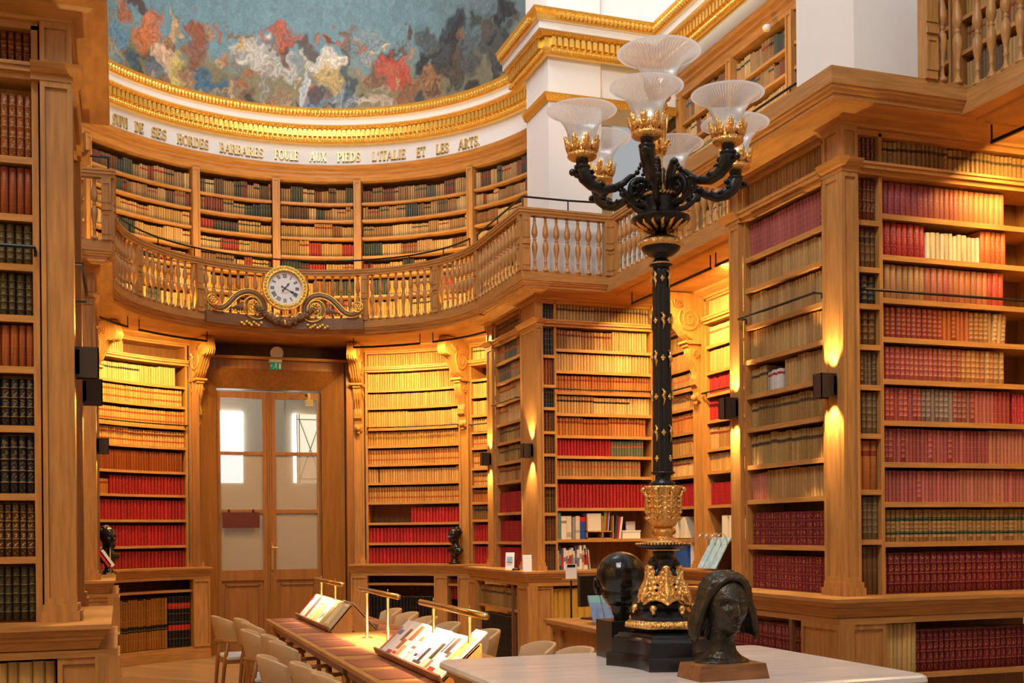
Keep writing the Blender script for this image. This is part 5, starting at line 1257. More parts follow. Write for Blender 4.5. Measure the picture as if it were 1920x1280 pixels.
for k, (nm, bs, bl) in enumerate((('magazine with a dark blue cover', '283858', [(.1, .6, .9, .9, 'd8d0c0')]), ('grey magazine leaning outward', '8c8478', [(.1, .1, .9, .3, '403830')]))):
    cover('magazine', nm + ' on the right-facing stand', FN, 1.35 + k * .24, .22, .285, bs, bl, 'magazine')
F2 = book_stand(7.62, 5.95, -1, 'oak magazine stand crowded with covers, just left of the marble top', xr=1.87, zt=.985)
CM = [('magazine with pink and blue blocks, leftmost on the stand', 'd8d2cc', [(0, .1, .3, .8, 'b86a60'), (.3, .6, .9, .7, '4a6aa0'), (.4, .1, .9, .5, 'ded8d2')]),
      ('white magazine showing dark shoes', 'e6e2de', [(.2, .08, .8, .14, 'c83828'), (.25, .0, .85, .07, '283870'), (.4, .4, .75, .8, '8a5038'), (.55, .55, .85, .72, '503428'), (.1, .9, .6, .94, '303030')]),
      ('magazine with brown and orange photographs', 'd8c8b8', [(.0, .2, .4, .5, '9c5a38'), (.4, .5, .9, .9, '84482c'), (.1, .05, .6, .15, 'b03020'), (.5, .1, .9, .35, 'c89070')]),
      ('white magazine with a looping brown drawing', 'eae6e2', [(.4, .35, .8, .45, 'a04838'), (.45, .6, .85, .68, 'b05840'), (.6, .2, .7, .3, '303030'), (.4, .45, .5, .6, '804030')]),
      ('white magazine with a yellow edge', 'e8e4e0', [(0, 0, .12, 1, 'c8a040'), (.5, .2, .9, .3, '282828')]),
      ('magazine with a lavender stripe', 'd8d4dc', [(0, .2, .35, 1, '9a96c8'), (.45, .1, .7, .5, '302c30'), (.1, .05, .9, .15, '484040')]),
      ('magazine with black and orange pictures', 'd0b8a0', [(.1, .3, .5, .7, '241c1c'), (.5, .1, .95, .3, 'c06030'), (.6, .5, .95, .9, '30282c')]),
      ('magazine with a small red block at its foot', 'e4ddd4', [(.1, .0, .7, .16, 'c02818'), (.1, .5, .5, .9, '382c2c'), (.5, .4, .9, .6, '584840')]),
      ('cream magazine with an orange and yellow painting, standing tallest', 'f0dcc0', [(.1, .15, .9, .85, 'd88848'), (.3, .3, .7, .7, 'e8b058'), (.2, .6, .5, .8, 'c85838'), (.5, .2, .8, .4, 'f0e0c0')])]
for k, (nm, bs, bl) in enumerate(CM):
    F2b = (lambda s, v, kk, q=k: F2(s, v, kk + .004 * (q % 3))); cover('magazine', nm, F2b, .02 + k * .18, .215 if k < 8 else .20, .30 if k < 8 else .36, bs, bl, 'magazine', 'magazines on the near stand', .008)

# ------------------------------------------------------------------ chairs
def chair():
    t = thing('reading_chair', 'x', 'chair'); n = 20
    def shell(r0, r1, z0, z1, a, tilt=.05):
        m = MB(); vs = []
        for j, (z, k) in enumerate(((z0, 0), ((z0+z1)/2, .5), (z1 - .01, .95), (z1, 1))):
            for i in range(n + 1):
                th = math.radians(180 - a + 2 * a * i / n); e = abs(2*i/n - 1) ** 3; dz = -e * .05 * k
                for r in (r0, r1):
                    rr = r + (r1 - r0) * (.25 if (j == 3 and r == r0) else (-.25 if j == 3 else 0)); vs.append((.02 + rr * math.cos(th) - tilt * k, rr * 1.05 * math.sin(th), z + dz))
        W = 2 * (n + 1); fs = []
        for j in range(3):
            for i in range(n):
                b = j * W + 2 * i; fs += [(b, b+2, b+2+W, b+W), (b+1, b+1+W, b+3+W, b+3)]
            fs += [(j*W, j*W+W, j*W+W+1, j*W+1), (j*W+2*n, j*W+2*n+1, j*W+W+2*n+1, j*W+W+2*n)]
        fs += [(3*W+2*i, 3*W+2*i+2, 3*W+2*i+3, 3*W+2*i+1) for i in range(n)] + [(2*i, 2*i+1, 2*i+3, 2*i+2) for i in range(n)]
        return m.add(vs, fs)
    autosmooth(shell(.235, .265, .60, .835, 66).build('backrest', 'leather_beige', t, local=True), 50)
    m = MB()
    pts = [(.02 + .262 * math.cos(math.radians(180 - 80 + 160 * i / 16)), .275 * math.sin(math.radians(180 - 80 + 160 * i / 16)), .60) for i in range(17)]
    m.tube([(.26, pts[0][1] * .98, .61), (.12, pts[0][1], .605)] + pts + [(.12, pts[-1][1], .605), (.26, pts[-1][1] * .98, .61)], [.012, .016] + [.020] * 17 + [.016, .012], 8)
    m.build('arm_rail', 'chair_oak', t, True, local=True)
    for sy in (-1, 1):
        MB().tube([(.20, sy * .235, 0), (.20, sy * .25, .44), (.19, sy * .262, .60)], [.013, .019, .015], 8).build('leg', 'chair_oak', t, True, local=True)
        MB().tube([(-.24, sy * .16, 0), (-.20, sy * .18, .43), (-.17, sy * .19, .60)], [.013, .020, .017], 8).build('leg', 'chair_oak', t, True, local=True)
    m = MB().box((-.20, -.21, .395), (.22, .21, .425)); fixn(m.build('seat_frame', 'chair_oak', t, local=True))
    m = MB().box((-.19, -.22, .425), (.22, .22, .465)); o = fixn(m.build('seat', 'seat_grey', t, local=True, bevel=.015)); return t
c0 = chair()
CH = [(1.10, 11.05, .10, 'beige-backed chair standing apart nearest the doors, left of the tables'), (1.27, 10.62, 0, 'second beige chair from the doors on the left side'), (1.28, 10.08, .05, 'third beige chair from the doors on the left side'),
      (1.20, 9.32, -.05, 'fourth beige chair from the doors on the left, white seat showing'), (1.30, 8.78, 0, 'fifth beige chair from the doors on the left side'), (1.29, 8.22, .05, 'sixth beige chair from the doors on the left side'),
      (1.10, 7.28, .0, 'seventh beige chair on the left side, pulled out with its arms showing'), (1.24, 6.80, 0, 'eighth beige chair on the left side, at the bottom edge'), (1.28, 6.25, 0, 'ninth beige chair on the left side, at the bottom edge'), (1.22, 5.6, 0, 'tenth beige chair on the left side, below the frame'),
      (2.42, 11.28, PI, 'beige chair on the right side of the tables, farthest'), (2.44, 10.68, PI, 'second farthest beige chair on the right side'), (2.46, 10.06, PI, 'third farthest beige chair on the right side'), (2.46, 9.32, PI, 'fourth farthest beige chair on the right, behind the magazine stand'),
      (2.54, 8.50, PI, 'fifth beige chair on the right, between the posts of the near lamp'), (2.56, 7.35, PI, 'beige chair on the right side just above the marble edge'), (2.66, 6.92, PI, 'beige chair on the right side, only its top rim above the marble')]
for k, (x, y, rz, lab) in enumerate(CH):
    if k == 0: c0.location = (x, y, 0); c0.rotation_euler = (0, 0, rz); c0['label'] = lab; c0['group'] = 'chairs round the reading tables'
    else: dup(c0, (x, y, 0), rz, lab, 'chairs round the reading tables')

# ------------------------------------------------------------------ marble-topped plinth table
pt = thing('marble_topped_table', 'carved oak table with a pale veined marble top in the foreground', 'table', (2.27, 4.49, 0))
XA, XB, YA, YB = 1.41, 3.14, 3.80, 5.175
m = MB().sweep([(XA, YA), (XB, YA), (XB, YB), (XA, YB), (XA, YA + .0001)], [(0, 1)] * 3)
m = MB()
def rrect(x0, y0, x1, y1, r, n=5):
    p = []
    for cx, cy, a in ((x1-r, y0+r, -90), (x1-r, y1-r, 0), (x0+r, y1-r, 90), (x0+r, y0+r, 180)):
        p += [(cx + r*math.cos(math.radians(a + 90*i/n)), cy + r*math.sin(math.radians(a + 90*i/n))) for i in range(n+1)]
    return p
def stack(levels, x0, y0, x1, y1, r=.06):
    m = MB(); L = []
    for ins, z in levels: L.append([(x, y, z) for x, y in rrect(x0+ins, y0+ins, x1-ins, y1-ins, max(.01, r-ins*.4))])
    n = len(L[0]); vs = [p for l in L for p in l]; fs = [tuple(range(n))[::-1], tuple((len(L)-1)*n + i for i in range(n))]
    for j in range(len(L)-1):
        for i in range(n): k = (i+1) % n; fs.append((j*n+i, j*n+k, (j+1)*n+k, (j+1)*n+i))
    return m.add(vs, fs)
autosmooth(stack([(.03, .955), (.005, .962), (0, .975), (.004, .992), (.016, 1.0)], XA, YA, XB, YB).build('marble_top', 'marble', pt), 25)
autosmooth(stack([(.11, .84), (.10, .87), (.06, .90), (.055, .925), (.03, .93), (.03, .954)], XA, YA, XB, YB).build('moulded_frame', 'oak_h', pt), 25)
m = MB().box((XA+.16, YA+.16, .0), (XB-.16, YB-.16, .84)); fixn(m.build('body', 'oak', pt))
for x, y in ((XA+.09, YB-.09), (XA+.09, YA+.09), (XB-.09, YB-.09), (XB-.09, YA+.09)):
    dx = 1 if x < 2 else -1; m = MB()
    for q in range(3):
        m.tube([(x + dx*(.03 + (-.085 + .0)*0) - dx*math.cos(math.radians(a))*r, y + (q-1)*.05, .79 + math.sin(math.radians(a))*r) for a, r in [(20 + i*12, .075 - .0011*i) for i in range(48)]], .012, 6)
    m.box((x-.05, y-.075, 0), (x+.05, y+.075, .84)); m.build('volute_leg', 'oak', pt, False)
# ------------------------------------------------------------------ candelabra
CC = (2.285, 4.53); zp = lambda y: 1.6 + (994.5 - y) * .002373
cd = thing('bronze_candelabra', 'tall black and gilt bronze candelabra with seven flared glass shades', 'candelabra', (CC[0], CC[1], 1.0))
def tri(R, hw, conc, rot=-PI/2 - .335 + .0, n=8):
    P = []
    for k in range(3):
        a = rot + k * 2*PI/3; c, s = math.cos(a), math.sin(a)
        e0 = Vector((R*c + hw*s, R*s - hw*c)); e1 = Vector((R*c - hw*s, R*s + hw*c)); P += [e0, e1]
        a2 = rot + (k+1) * 2*PI/3; f0 = Vector((R*math.cos(a2) + hw*math.sin(a2), R*math.sin(a2) - hw*math.cos(a2)))
        mid = Vector((math.cos(a + PI/3), math.sin(a + PI/3)))
        for i in range(1, n): t = i / n; P.append(e1.lerp(f0, t) - mid * conc * 4 * t * (1 - t))
    return P
def stack2(levels, c):
    n = len(levels[0][0]); vs = [(c[0]+p.x, c[1]+p.y, z) for P, z in levels for p in P]; L = len(levels)
    fs = [tuple(range(n))[::-1], tuple((L-1)*n + i for i in range(n))]
    for j in range(L-1):
        for i in range(n): k = (i+1) % n; fs.append((j*n+i, j*n+k, (j+1)*n+k, (j+1)*n+i))
    return MB().add(vs, fs)
T = lambda s: tri(.24 * s, .098 * s, .035 * s)
o = stack2([(T(1), 1.0), (T(1), 1.052), (T(.985), 1.06), (T(.91), 1.062), (T(.905), 1.12), (T(.87), 1.127), (T(.85), 1.135), (T(.80), 1.139), (T(.78), 1.150), (T(.60), 1.156)], CC).build('stone_plinth', 'black_stone', cd); autosmooth(o, 30)
def hexa(r, rot=-.335): return [Vector((r*math.cos(rot + PI*k/3), r*math.sin(rot + PI*k/3))) for k in range(6)]
autosmooth(stack2([(hexa(.13), 1.15), (hexa(.14), 1.165), (hexa(.165), 1.17), (hexa(.16), 1.205), (hexa(.145), 1.21), (hexa(.14), 1.222), (hexa(.115), 1.235), (hexa(.10), 1.248), (hexa(.112), 1.262), (hexa(.112), 1.27), (hexa(.08), 1.272)], CC).build('stepped_base', 'black_bronze', cd), 25)
m = stack2([(hexa(.17), 1.172), (hexa(.178), 1.178), (hexa(.170), 1.196), (hexa(.160), 1.206), (hexa(.14), 1.206)], CC)
for k in range(6):
    a, b = hexa(.172)[k], hexa(.172)[(k+1) % 6]
    for i in range(9): p = a.lerp(b, (i + .5) / 9); m.ball((CC[0]+p.x, CC[1]+p.y, 1.188), .009, 6, 5, (1, 1, 1.2))
m.build('gilt_band', 'gilt_bronze', cd, True)
def C3(r, a, z): return (CC[0] + r * math.cos(a), CC[1] + r * math.sin(a), z)
# lower body with three lobed figures
m = MB().lathe([(.085, 1.268), (.06, 1.285), (.035, 1.31), (.03, 1.36), (.045, 1.41), (.060, 1.435), (.066, 1.46), (.060, 1.48), (.045, 1.488), (.045, 1.495), (.048, 1.50), (.046, 1.508)], 30, (*CC, 0), squash=lambda a: 1 + .10 * math.cos(3 * (a + PI/2 + .335)))
for k in range(3):
    a = -PI/2 - .335 + PI/3 + k * 2*PI/3
    m.ball(C3(.052, a, 1.452), .022, 10, 8); m.ball(C3(.070, a, 1.447), .008, 6, 5); m.tube([C3(.05, a + .5, 1.44), C3(.062, a + .3, 1.40), C3(.060, a + .15, 1.35), C3(.07, a, 1.29)], [.012, .014, .011, .012], 8)
    m.tube([C3(.05, a - .5, 1.44), C3(.062, a - .3, 1.40), C3(.060, a - .15, 1.35), C3(.07, a, 1.29)], [.012, .014, .011, .012], 8)
m.build('figured_lower_body', 'black_bronze', cd, True)
LW = ([0, .08, .18, .30, .42, .52, .64, .78, .90, 1], [.011, .014, .026, .036, .040, .033, .034, .048, .052, .012])
for k in range(6):
    m = MB(); a = -PI/2 - .335 + k * PI/3; t = Vector((-math.sin(a), math.cos(a)))
    def Q(u, r, z): return (CC[0] + r*math.cos(a) + t.x*u, CC[1] + r*math.sin(a) + t.y*u, z)
    NT, NU = 60, 28; vs = []; fs = []
    for i in range(NT + 1):                       # broad acanthus leaf with a scalloped edge
        s = i / NT; z = 1.435 - .162 * s; w = float(np.interp(s, *LW)) * (1 + .13 * math.sin(s * 44)) * (1 if k % 2 == 0 else .85)
        r0 = .064 + (.045 if k % 2 == 0 else .030) * s * s
        for j in range(NU + 1):
            v = j / NU * 2 - 1; rel = .014 * (1 - v * v) + .010 * math.exp(-(v / .22) ** 2) * (1 if s < .75 else .6) - .004 * math.sin(abs(v) * 14 - s * 22) * min(1, abs(v) * 3)
            vs.append(Q(v * w, r0 + rel - .022 * abs(v) ** 1.5 * w / .06, z + .012 * abs(v)))
    for i in range(NT):
        for j in range(NU): q = i * (NU + 1) + j; fs.append((q, q + 1, q + NU + 2, q + NU + 1))
    m.add(vs, fs); m.ball(Q(0, .070, 1.438), .014, 10, 8, (1.4, 1.4, .75)); m.tube([Q(0, .079, 1.43), Q(0, .088, 1.38), Q(0, .105, 1.33), Q(0, .118, 1.305), Q(0, .120, 1.285)], [.006, .008, .017, .012, .004], 10)
    m.tube([Q(-.036, .098, 1.338), Q(-.018, .110, 1.318), Q(0, .118, 1.308), Q(.018, .110, 1.318), Q(.036, .098, 1.338)], [.004, .008, .009, .008, .004], 8)
    o = m.build('gilt_leaf_mount', 'gilt_bronze', cd, True); sd_ = o.modifiers.new('thick', 'SOLIDIFY'); sd_.thickness = .004
    for sg in ((-1, 1) if k % 2 == 0 else ()):
        MB().ball(Q(sg * .062, .112, 1.260), .016, 10, 8).ball(Q(sg * .062, .119, 1.243), .009, 8, 6).build('gilt_foot', 'gilt_bronze', cd, True)
m = MB().lathe([(.046, 1.505), (.055, 1.512), (.09, 1.520), (.118, 1.533), (.12, 1.541), (.112, 1.545), (.085, 1.550)], 36, (*CC, 0)); m.build('lower_dish', 'black_bronze', cd, True)
m = MB().lathe([(.058, 1.511), (.072, 1.513), (.075, 1.519), (.062, 1.523)], 36, (*CC, 0))
for i in range(48): a = 2*PI*i/48; m.ball(C3(.121, a, 1.543), .0055, 6, 4, (1, 1, .8))
m.lathe([(.10, 1.548), (.06, 1.558), (.045, 1.570), (.035, 1.578), (.05, 1.587), (.054, 1.598), (.048, 1.609), (.036, 1.615)], 24, (*CC, 0), squash=lambda a: 1 + .05 * math.cos(12 * a))
m.lathe([(.036, 1.612), (.056, 1.625), (.070, 1.655), (.072, 1.70), (.070, 1.755), (.078, 1.785), (.088, 1.79), (.086, 1.797), (.06, 1.80)], 48, (*CC, 0), squash=lambda a: 1 + .05 * math.cos(8 * a))
for k in range(8):
    a = 2*PI*k/8
    m.tube([C3(.066, a, 1.64), C3(.078, a, 1.70), C3(.080, a, 1.75), C3(.094, a, 1.785)], [.004, .008, .008, .006], 6); m.ball(C3(.096, a, 1.782), .011, 7, 5)
    for z in (1.655, 1.68, 1.705, 1.73, 1.75):
        for sg in (-1, 1): m.tube([C3(.077, a, z - .008), C3(.080, a + sg * .17, z + .004), C3(.075, a + sg * .28, z - .002)], [.004, .006, .003], 5)
m.build('gilt_vase', 'gilt_bronze', cd, True)
zs0, zs1 = zp(890), zp(503)
m = MB().lathe([(.055, 1.797), (.052, 1.815), (.036, 1.825), (.034, 1.845), (.040, 1.850), (.054, 1.853), (.054, 1.860), (.044, 1.866), (.042, zs0 + .005)], 32, (*CC, 0))
m.lathe([(.043, zs0), (.0435, zs0 + .02), (.041, zs0 + .3), (.038, zs1 - .06), (.037, zs1 - .015), (.034, zs1)], 64, (*CC, 0), squash=lambda a: 1 + .07 * math.cos(8 * a) - .03 * math.cos(16 * a))
m.build('fluted_shaft', 'black_bronze', cd, True)
for j, y in enumerate((525, 603, 673, 745, 812, 860)):
    z = zp(y)
    for k in range(8):
        a = -PI/2 - .335 + PI/8 * (j % 2) * 2 + k * PI/4; r = .042; m = MB()
        if k % 2 == 0:
            m.ball(C3(r, a, z), .0065, 6, 5); [m.ball(C3(r, a + .13*math.cos(q), z + .0085*math.sin(q)), .006, 5, 4) for q in (0, 1.57, 3.14, 4.71)]
            m.build('gilt_rosette', 'gilt_bronze', cd, True)
        elif j < 5:
            m.tube([C3(r + .002, a - .14, z + .030), C3(r, a - .1, z + .034), C3(r + .004, a + .14, z + .018), C3(r + .003, a - .04, z + .004), C3(r + .003, a + .12, z - .012), C3(r, a, z - .040)], [.005, .004, .0065, .008, .006, .002], 6)
            m.build('gilt_leaf_spray', 'gilt_bronze', cd, True)
m = MB().lathe([(.034, zs1 - .004), (.036, zs1 + .005), (.052, zs1 + .012), (.053, zs1 + .02), (.040, zs1 + .028), (.030, zs1 + .04), (.028, zp(484)), (.055, zp(479)), (.083, zp(470)), (.091, zp(459)), (.084, zp(450)), (.055, zp(444)), (.028, zp(441)), (.026, zp(434))], 40, (*CC, 0))
m.lathe([(.026, zp(436)), (.05, zp(434)), (.10, zp(424)), (.130, zp(414)), (.131, zp(410)), (.10, zp(406)), (.082, zp(400)), (.082, zp(388)), (.076, zp(376)), (.068, zp(368)), (.05, zp(367))], 40, (*CC, 0))
m.build('knops_and_drip_dish', 'black_bronze', cd, True)
m = MB().lathe([(.086, zp(465)), (.094, zp(463)), (.096, zp(459)), (.093, zp(454)), (.086, zp(452))], 40, (*CC, 0))
for i in range(20): m.ball(C3(.093, 2*PI*i/20, zp(459)), .010, 7, 6, (1, 1, 1))
m.build('gilt_medallion_band', 'gilt_bronze', cd, True); m = MB()
m.lathe([(.040, zp(498)), (.053, zp(497)), (.053, zp(494.5)), (.040, zp(494))], 32, (*CC, 0))
m.build('gilt_shaft_collar', 'gilt_bronze', cd, True); m = MB()
for i in range(26):
    a = 2*PI*i/26; m.tube([C3(.07, a, zp(371)), C3(.076, a + .12, zp(368)), C3(.068, a + .24, zp(365))], .006, 5)
m.build('gilt_rope_ring', 'gilt_bronze', cd, True); m = MB()
for i in range(16):
    a = 2*PI*i/16; m.tube([C3(.045, a, zp(435.5)), C3(.075, a + .06, zp(431)), C3(.11, a, zp(423.5)), C3(.12, a + .05, zp(420))], [.004, .009, .008, .003], 6)
m.build('gilt_dish_leaves', 'gilt_bronze', cd, True)
# gilt central stem and the top shade
m = MB().lathe([(.05, zp(368)), (.025, zp(360)), (.012, zp(340)), (.012, zp(300)), (.018, zp(285)), (.028, zp(270)), (.024, zp(262)), (.022, zp(235)), (.026, zp(216)), (.030, zp(211)), (.026, zp(207)), (.036, zp(203)), (.036, zp(197)), (.024, zp(193)), (.045, zp(188)), (.053, zp(184)), (.053, zp(180)), (.03, zp(177))], 24, (*CC, 0), squash=lambda a: 1 + .04 * math.cos(6 * a))
for k in range(6):
    a = k * PI/3; m.tube([C3(.020, a, zp(290)), C3(.030, a, zp(275)), C3(.048, a, zp(266)), C3(.052, a, zp(270))], [.006, .009, .006, .004], 6)
    m.tube([C3(.022, a + .5, zp(262)), C3(.030, a + .5, zp(240)), C3(.034, a + .5, zp(216))], [.004, .006, .004], 6)
m.build('gilt_stem', 'gilt_bronze', cd, True)
def crown(m, c, zb, r, h):
    m.lathe([(r*.35, zb), (r*.8, zb + .004), (r*.92, zb + .012), (r*.92, zb + .02), (r*.80, zb + .026), (r*.82, zb + h*.6), (r*.78, zb + h*.62), (r*.6, zb + h*.3)], 30, (c[0], c[1], 0))
    for i in range(36): a = 2*PI*i/36; m.ball((c[0] + r*.86*math.cos(a), c[1] + r*.86*math.sin(a), zb + .024), r*.07, 5, 4)
    for k in range(8):
        a = 2*PI*k/8
        def Q(u, rr, z): return (c[0] + rr*math.cos(a + u), c[1] + rr*math.sin(a + u), z)
        m.tube([Q(0, r*.82, zb + .028), Q(0, r*.90, zb + h*.55), Q(0, r*1.0, zb + h*.86), Q(0, r*1.16, zb + h)], [r*.08, r*.20, r*.17, r*.05], 6)
        for sg in (-1, 1):
            m.tube([Q(0, r*.84, zb + .03), Q(sg*.2, r*.90, zb + h*.45), Q(sg*.30, r*.98, zb + h*.72)], [r*.07, r*.14, r*.04], 5)
            m.tube([Q(0, r*.86, zb + h*.4), Q(sg*.14, r*.94, zb + h*.7), Q(sg*.17, r*1.05, zb + h*.92)], [r*.05, r*.08, r*.03], 5)
def shade(name, c, zb, zt, r0, r1, parent):
    n = 128; h = zt - zb; pr = [(r0*.98, 0), (r0, .05), (r0 + (r1-r0)*.04, .18), (r0 + (r1-r0)*.10, .34), (r0 + (r1-r0)*.20, .50), (r0 + (r1-r0)*.33, .65), (r0 + (r1-r0)*.50, .78), (r0 + (r1-r0)*.68, .88), (r0 + (r1-r0)*.85, .95), (r1*.98, .99), (r1, 1.0), (r1*1.015, .985)]
    vs = []; rib = []; fs = []
    for j, (r, t) in enumerate(pr):
        for i in range(n):
            a = 2*PI*i/n; amp = .010 if t < .90 else .002; rr = r * (1 + amp * (1 if i % 2 else -1)); vs.append((c[0] + rr*math.cos(a), c[1] + rr*math.sin(a), zb + h*t)); rib.append((float(i % 2) if t < .90 else (.45 if t < .98 else 1.0),))
    for j in range(len(pr)-1):
        for i in range(n): k = (i+1) % n; fs.append((j*n+i, j*n+k, (j+1)*n+k, (j+1)*n+i))
    m = MB().add(vs, fs, rib=rib); return m.build(name, 'frosted_glass', parent, True)
tc_ = MB(); crown(tc_, CC, zp(183), .062, .075); cr_ = tc_.build('gilt_cup', 'gilt_bronze', cd, True)
shade('glass_shade', CC, zp(157), zp(99), .068, .184, cd)
ARM_A = None
def armgeo():
    m = MB(); P = lambda r, z, u=0: (CC[0] + r, CC[1] + u, z)
    m.tube([P(.363, 3.235), P(.363, 3.205), P(.362, 3.18), P(.350, 3.145), P(.318, 3.115), P(.268, 3.098), P(.215, 3.108), P(.172, 3.135), P(.14, 3.165), P(.118, 3.172)], [.022, .024, .034, .031, .026, .022, .018, .014, .012, .008], 12)
    m.lathe([(.02, 3.175), (.034, 3.182), (.036, 3.195), (.026, 3.202), (.028, 3.225), (.034, 3.232), (.02, 3.236)], 20, (CC[0] + .363, CC[1], 0))
    for r, z, q in ((.408, 3.165, .0155), (.318, 3.172, .012), (.178, 3.085, .015), (.108, 3.185, .012)): m.ball(P(r, z), q, 10, 7)
    m.tube([P(.37, 3.15), P(.392, 3.15), P(.405, 3.162)], [.012, .008, .006], 6); m.tube([P(.345, 3.155), P(.328, 3.158), P(.320, 3.168)], [.012, .008, .006], 6)
    m.tube([P(.205, 3.112), P(.175, 3.10), P(.15, 3.07), P(.12, 3.043), P(.085, 3.035), P(.055, 3.045)], [.010, .014, .014, .013, .014, .016], 10)
    sp = [(.088 + (.010 + .045 * i / 40) * math.cos(math.radians(200 - 15 * i)), 3.108 + (.010 + .045 * i / 40) * math.sin(math.radians(200 - 15 * i))) for i in range(41)]
    m.tube([P(r, z) for r, z in sp], [.007 + .009 * i / 40 for i in range(41)], 8)
    m.tube([P(.05, 3.05), P(.045, 3.12), P(.052, 3.18), P(.072, 3.225), P(.085, 3.235)], [.016, .014, .015, .014, .009], 9); m.ball(P(.085, 3.222), .014, 8, 6); m.ball(P(.098, 3.205), .009, 8, 6)
    for i, (r, z) in enumerate(((.34, 3.135), (.30, 3.108), (.25, 3.10), (.20, 3.115))):
        for sg in (-1, 1): m.tube([P(r, z, 0), P(r - .018, z + .012, sg * .022), P(r - .035, z + .006, sg * .024)], [.009, .011, .003], 6)
    for i in range(5):
        a = math.radians(150 - i * 45); m.tube([P(.088 + .03*math.cos(a), 3.108 + .03*math.sin(a), .012), P(.088 + .055*math.cos(a), 3.108 + .055*math.sin(a), .016)], [.008, .004], 5)
    return m
arm0 = armgeo().build('scroll_arm', 'black_bronze', cd, True); c1 = (CC[0] + .363, CC[1])
m = MB(); crown(m, c1, 3.222, .070, .095); g0 = m.build('gilt_cup', 'gilt_bronze', arm0, True)
s0 = shade('glass_shade', c1, 3.308, 3.437, .058, .152, arm0)
arms = [arm0]
# arm meshes were built relative to the candelabra's own origin, so a turn about z places each copy
for k in range(1, 6):
    a = arm0.copy(); COL.objects.link(a); a.parent = cd
    for q in (g0, s0): d_ = q.copy(); COL.objects.link(d_); d_.parent = a
    arms.append(a)
base_ang = -PI/2 - .334 - math.radians(16)      # nearest arm points to the viewer, a little to the left
for k, a in enumerate(arms): a.rotation_euler = (0, 0, base_ang + k * PI/3)

# ------------------------------------------------------------------ sculpted heads
def G(x, s): return math.exp(-(x / s) ** 2)
def head(m, c, sc=(1, 1, 1), rot=0.0, female=False, nu=96, nv=72):
    """face looks along -Y before turning by rot about z; returns a placing function"""
    cr_, sr_ = math.cos(rot), math.sin(rot)
    def W(x, y, z): x, y, z = x*sc[0], y*sc[1], z*sc[2]; return (c[0] + x*cr_ - y*sr_, c[1] + x*sr_ + y*cr_, c[2] + z)
    vs = []; fs = []
    for j in range(nv + 1):
        la = -PI/2 + PI * j / nv
        for i in range(nu):
            lo = 2*PI*i/nu; dx, dy, dz = math.cos(la)*math.sin(lo), -math.cos(la)*math.cos(lo), math.sin(la)
            x, y, z = .076*dx, .096*dy, .118*dz
            if dz < 0: x *= 1 - .34*(-dz)**1.5; 
            if dz < 0 and dy > 0: y *= 1 - .45*(-dz)**1.1
            if dz > 0: x *= 1 + .05*math.sin(dz*PI)
            if dy < 0:
                k = min(1, (-dy) * 2.2); f = 0
                y = -.096 * (abs(dy) ** .78) * (1 - .10 * max(0, dz)**2)
                if dz < -.55: y *= 1 + .10 * min(1, (-dz - .55) * 4)
                f += .004*G(z - .030, .010)*G(x, .05)
                for sx in (-1, 1):
                    f -= .015*G(x - sx*.031, .016)*G(z - .010, .012); f += .0085*G(x - sx*.031, .011)*G(z - .008, .0065); f -= .003*G(x - sx*.031, .014)*G(z - .008, .0018)
                    f += .006*G(x - sx*.044, .017)*G(z + .020, .016); f += .005*G(x - sx*.011, .006)*G(z + .034, .006); f -= .004*G(x - sx*.036, .014)*G(z + .058, .016)
                if z < .026: t = max(0, min(1, (.026 - z) / .058)); f += (.006 + .022*t) * G(x, .0075 + .005*t) * (1 if z > -.032 else G(z + .032, .0055))
                f += .0075*G(x, .019)*G(z + .0585, .0045) + .0085*G(x, .017)*G(z + .0705, .0050) - .005*G(x, .021)*G(z + .0645, .0020) - .003*G(x, .004)*G(z + .050, .006)
                f -= .004*G(x, .02)*G(z + .080, .004); f += .009*G(x, .018)*G(z + .098, .014)
                y -= f * k * 1.25
            vs.append(W(x, y, z))
    for j in range(nv):
        for i in range(nu): k = (i+1) % nu; fs.append((j*nu+i, j*nu+k, (j+1)*nu+k, (j+1)*nu+i))
    m.add(vs, fs); return W
def remesh(o, vox, smooth=2):
    r = o.modifiers.new('remesh', 'REMESH'); r.mode = 'VOXEL'; r.voxel_size = vox; r.use_smooth_shade = True
    if smooth: s = o.modifiers.new('smooth', 'SMOOTH'); s.factor = .5; s.iterations = smooth
    return o
def elip(m, W, c, r, seg=16, rings=12):
    k = len(m.v); m2 = MB().ball(c, 1, seg, rings, r); m.add([W(*p) for p in m2.v], m2.f)
# young woman's head, patinated bronze on a walnut block
fb = thing('female_bust', 'brown bronze head of a long-haired young woman on a walnut block', 'sculpture', (2.31, 4.07, 1.0))
m = MB(); vs = [(2.157, 3.972), (2.475, 3.972), (2.475, 4.17), (2.157, 4.17)]
m.add([(x, y, 1.0) for x, y in vs] + [(2.316 + (x - 2.316)*.93, 4.07 + (y - 4.07)*.9, 1.062) for x, y in vs], [(3, 2, 1, 0), (4, 5, 6, 7), (0, 1, 5, 4), (1, 2, 6, 5), (2, 3, 7, 6), (3, 0, 4, 7)]); m.build('wooden_block', 'walnut', fb, bevel=.002)
m = MB(); ROT = -.334 + .30; W = head(m, (2.325, 4.065, 1.292), (1.07, 1.07, 1.05), ROT)
def col_(m, W, rings, seg=28):
    vs = []; fs = []
    for (cx, cy, z, rx, ry) in rings:
        for i in range(seg): a = 2*PI*i/seg; vs.append(W(cx + rx*math.cos(a), cy + ry*math.sin(a), z))
    for j in range(len(rings)-1):
        for i in range(seg): k = (i+1) % seg; fs.append((j*seg+i, j*seg+k, (j+1)*seg+k, (j+1)*seg+i))
    fs += [tuple(range(seg)), tuple((len(rings)-1)*seg + i for i in range(seg))]; m.add(vs, fs)
